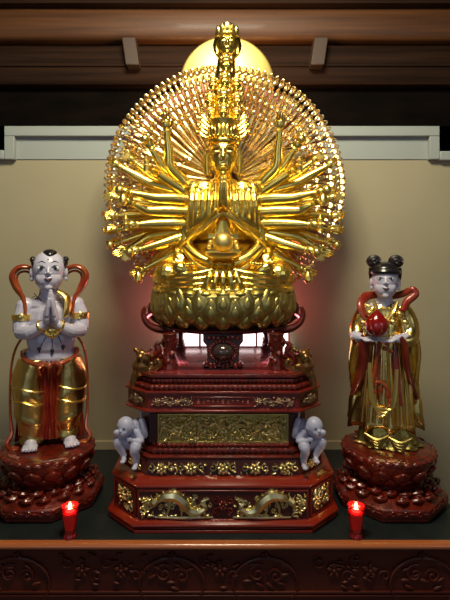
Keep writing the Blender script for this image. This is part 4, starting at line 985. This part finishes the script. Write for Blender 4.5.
# ================================================================ SMALL WHITE FIGURES at the pedestal corners
def carrier(px, s, label):
    """crouching child carrying the corner on its shoulder; s = -1 faces left, +1 right"""
    K = .0038; Y0 = PY-.245; 
    def G(x, z, d=0): return Vector(((px-225)*2.09/500+s*x*K, Y0+d*K, zat(440+(z-440)*.93-3, 2.09)))
    t = thing('carrier_figure', label, 'figurine', G(0, 466, 0), 'small white carrier figures')
    q = MB()
    hc = G(4, 425, -9); q.ell(hc, (9.5*K, 9.5*K, 10.5*K), None, 18, 12); q.ell(hc+Vector((s*2.5*K, -5*K, -5*K)), (6.5*K, 5.5*K, 5.5*K))
    q.ell(hc+Vector((s*3.6*K, -9.6*K, -2*K)), (1.5*K, 2*K, 1.8*K)); 
    for e in (-1, 1): q.ell(hc+Vector((s*4*K+e*4.5*K, -7.5*K, -4*K)), (3*K, 2.5*K, 3*K))
    q.ell(hc+Vector((-s*8*K, -2*K, -1*K)), (2*K, 2.6*K, 3.4*K))
    q.ell(G(-6, 436, -2), (8*K, 7.5*K, 10*K)); q.ell(G(-4, 444, -3), (8.5*K, 7.5*K, 7.5*K)); q.ell(G(-8, 427, 0), (8*K, 7*K, 8*K))
    q.tube([G(-2, 431, -3), G(1, 429, -5)], [5*K, 5.5*K], 10)
    # arm raised to hold the load and arm bent across
    q.tube([G(-11, 427, -3), G(-16, 436, -6), G(-16, 428, -9), G(-13, 417, -8)], [4.8*K, 4*K, 3.6*K, 3*K], 10, n=4); hand(q, G(-13, 417, -8), (s*.2, -.1, 1), (0, 0, 1), (s, 0, 0), 9*K, .5)
    q.tube([G(-7, 430, -7), G(-13, 440, -11), G(-5, 438, -15)], [4.2*K, 3.8*K, 2.8*K], 10, n=4); hand(q, G(-5, 438, -15), (s, 0, .25), (0, 1, 0), (0, 0, 1), 8*K, .5)
    # legs, knees up
    q.tube([G(-6, 446, -3), G(-8, 444, -14), G(-7, 448, -16), G(-8, 456, -13), G(-8, 463, -12)], [7*K, 6.2*K, 5.4*K, 4.4*K, 3*K], 12, n=4)
    q.tube([G(0, 446, -3), G(9, 438, -11), G(11.5, 441, -13), G(8, 450, -10), G(5, 457, -9)], [6.5*K, 5.8*K, 5.2*K, 4.2*K, 3*K], 12, n=4)
    for a, b, c in ((-8, 464, -14), (5, 458.5, -11)): q.ell(G(a, b, c-2), (2.9*K, 5.6*K, 2.6*K)); q.ell(G(a+.5, b+.6, c-6), (3.1*K, 3*K, 1.8*K))
    q.build('body', SKINB, t, remesh=.0024, smooth=3)
    f = MB()
    for e in (-1, 1):
        x = hc.x+s*3.4*K+e*3.6*K; z = hc.z+.6*K; y = q.front(x, z); f.ell((x, (y or hc.y)-.0004, z), (1.5*K, .6*K, .7*K), None, 8, 6)
    f.build('eyes', HAIR, t)
    f = MB(); x = hc.x+s*3.6*K; z = hc.z-6*K; y = q.front(x, z); f.ell((x, (y or hc.y), z), (2*K, .8*K, .7*K), None, 8, 6); f.build('mouth', LIP, t)
    f = MB(); f.ell(G(-1, 441, -11), (1.6*K, 1.4*K, 1.8*K)); f.build('neck_bead', HAIR, t)
carrier(131, -1, 'small white crouching child figure under the left corner of the large pedestal')
carrier(309, 1, 'small white crouching child figure under the right corner of the large pedestal')

# ================================================================ CANDLES
def candle(px, label):
    c = at(px, 540, 1.95); x = c.x; y = 1.95
    t = thing('votive_candle', label, 'candle', (x, y, TZ), 'red glass votive candles')
    q = MB(); q.lathe([(.022, 0), (.026, .004), (.024, .012), (.02, .018), (.022, .03), (.029, .07), (.033, .115), (.034, .125), (.031, .125), (.029, .112), (.026, .07), (.019, .032), (0, .028)], (x, y, TZ), 28, caps=(1, 0)); q.build('glass_cup', GLASSR, t)
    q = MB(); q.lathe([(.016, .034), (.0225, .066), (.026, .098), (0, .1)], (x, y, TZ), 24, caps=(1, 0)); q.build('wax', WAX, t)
    q = MB(); q.ell((x, y, TZ+.121), (.007, .007, .017), None, 12, 10, warp=lambda a, b, c_: (a*(1-.7*max(0, c_)), b*(1-.7*max(0, c_)), c_)); q.ell((x, y, TZ+.103), (.017, .017, .004), None, 12, 6); q.build('flame', FLAME, t)
    l = bpy.data.lights.new('candle_light', 'POINT'); l.energy = .35; l.color = (1, .6, .28); l.shadow_soft_size = .01
    o = bpy.data.objects.new('candle_light', l); COL.objects.link(o); o.location = (x, y, TZ+.15)
candle(70, 'lit red glass candle in front of the boy statue at the left')
candle(356, 'lit red glass candle in front of the girl statue at the right')
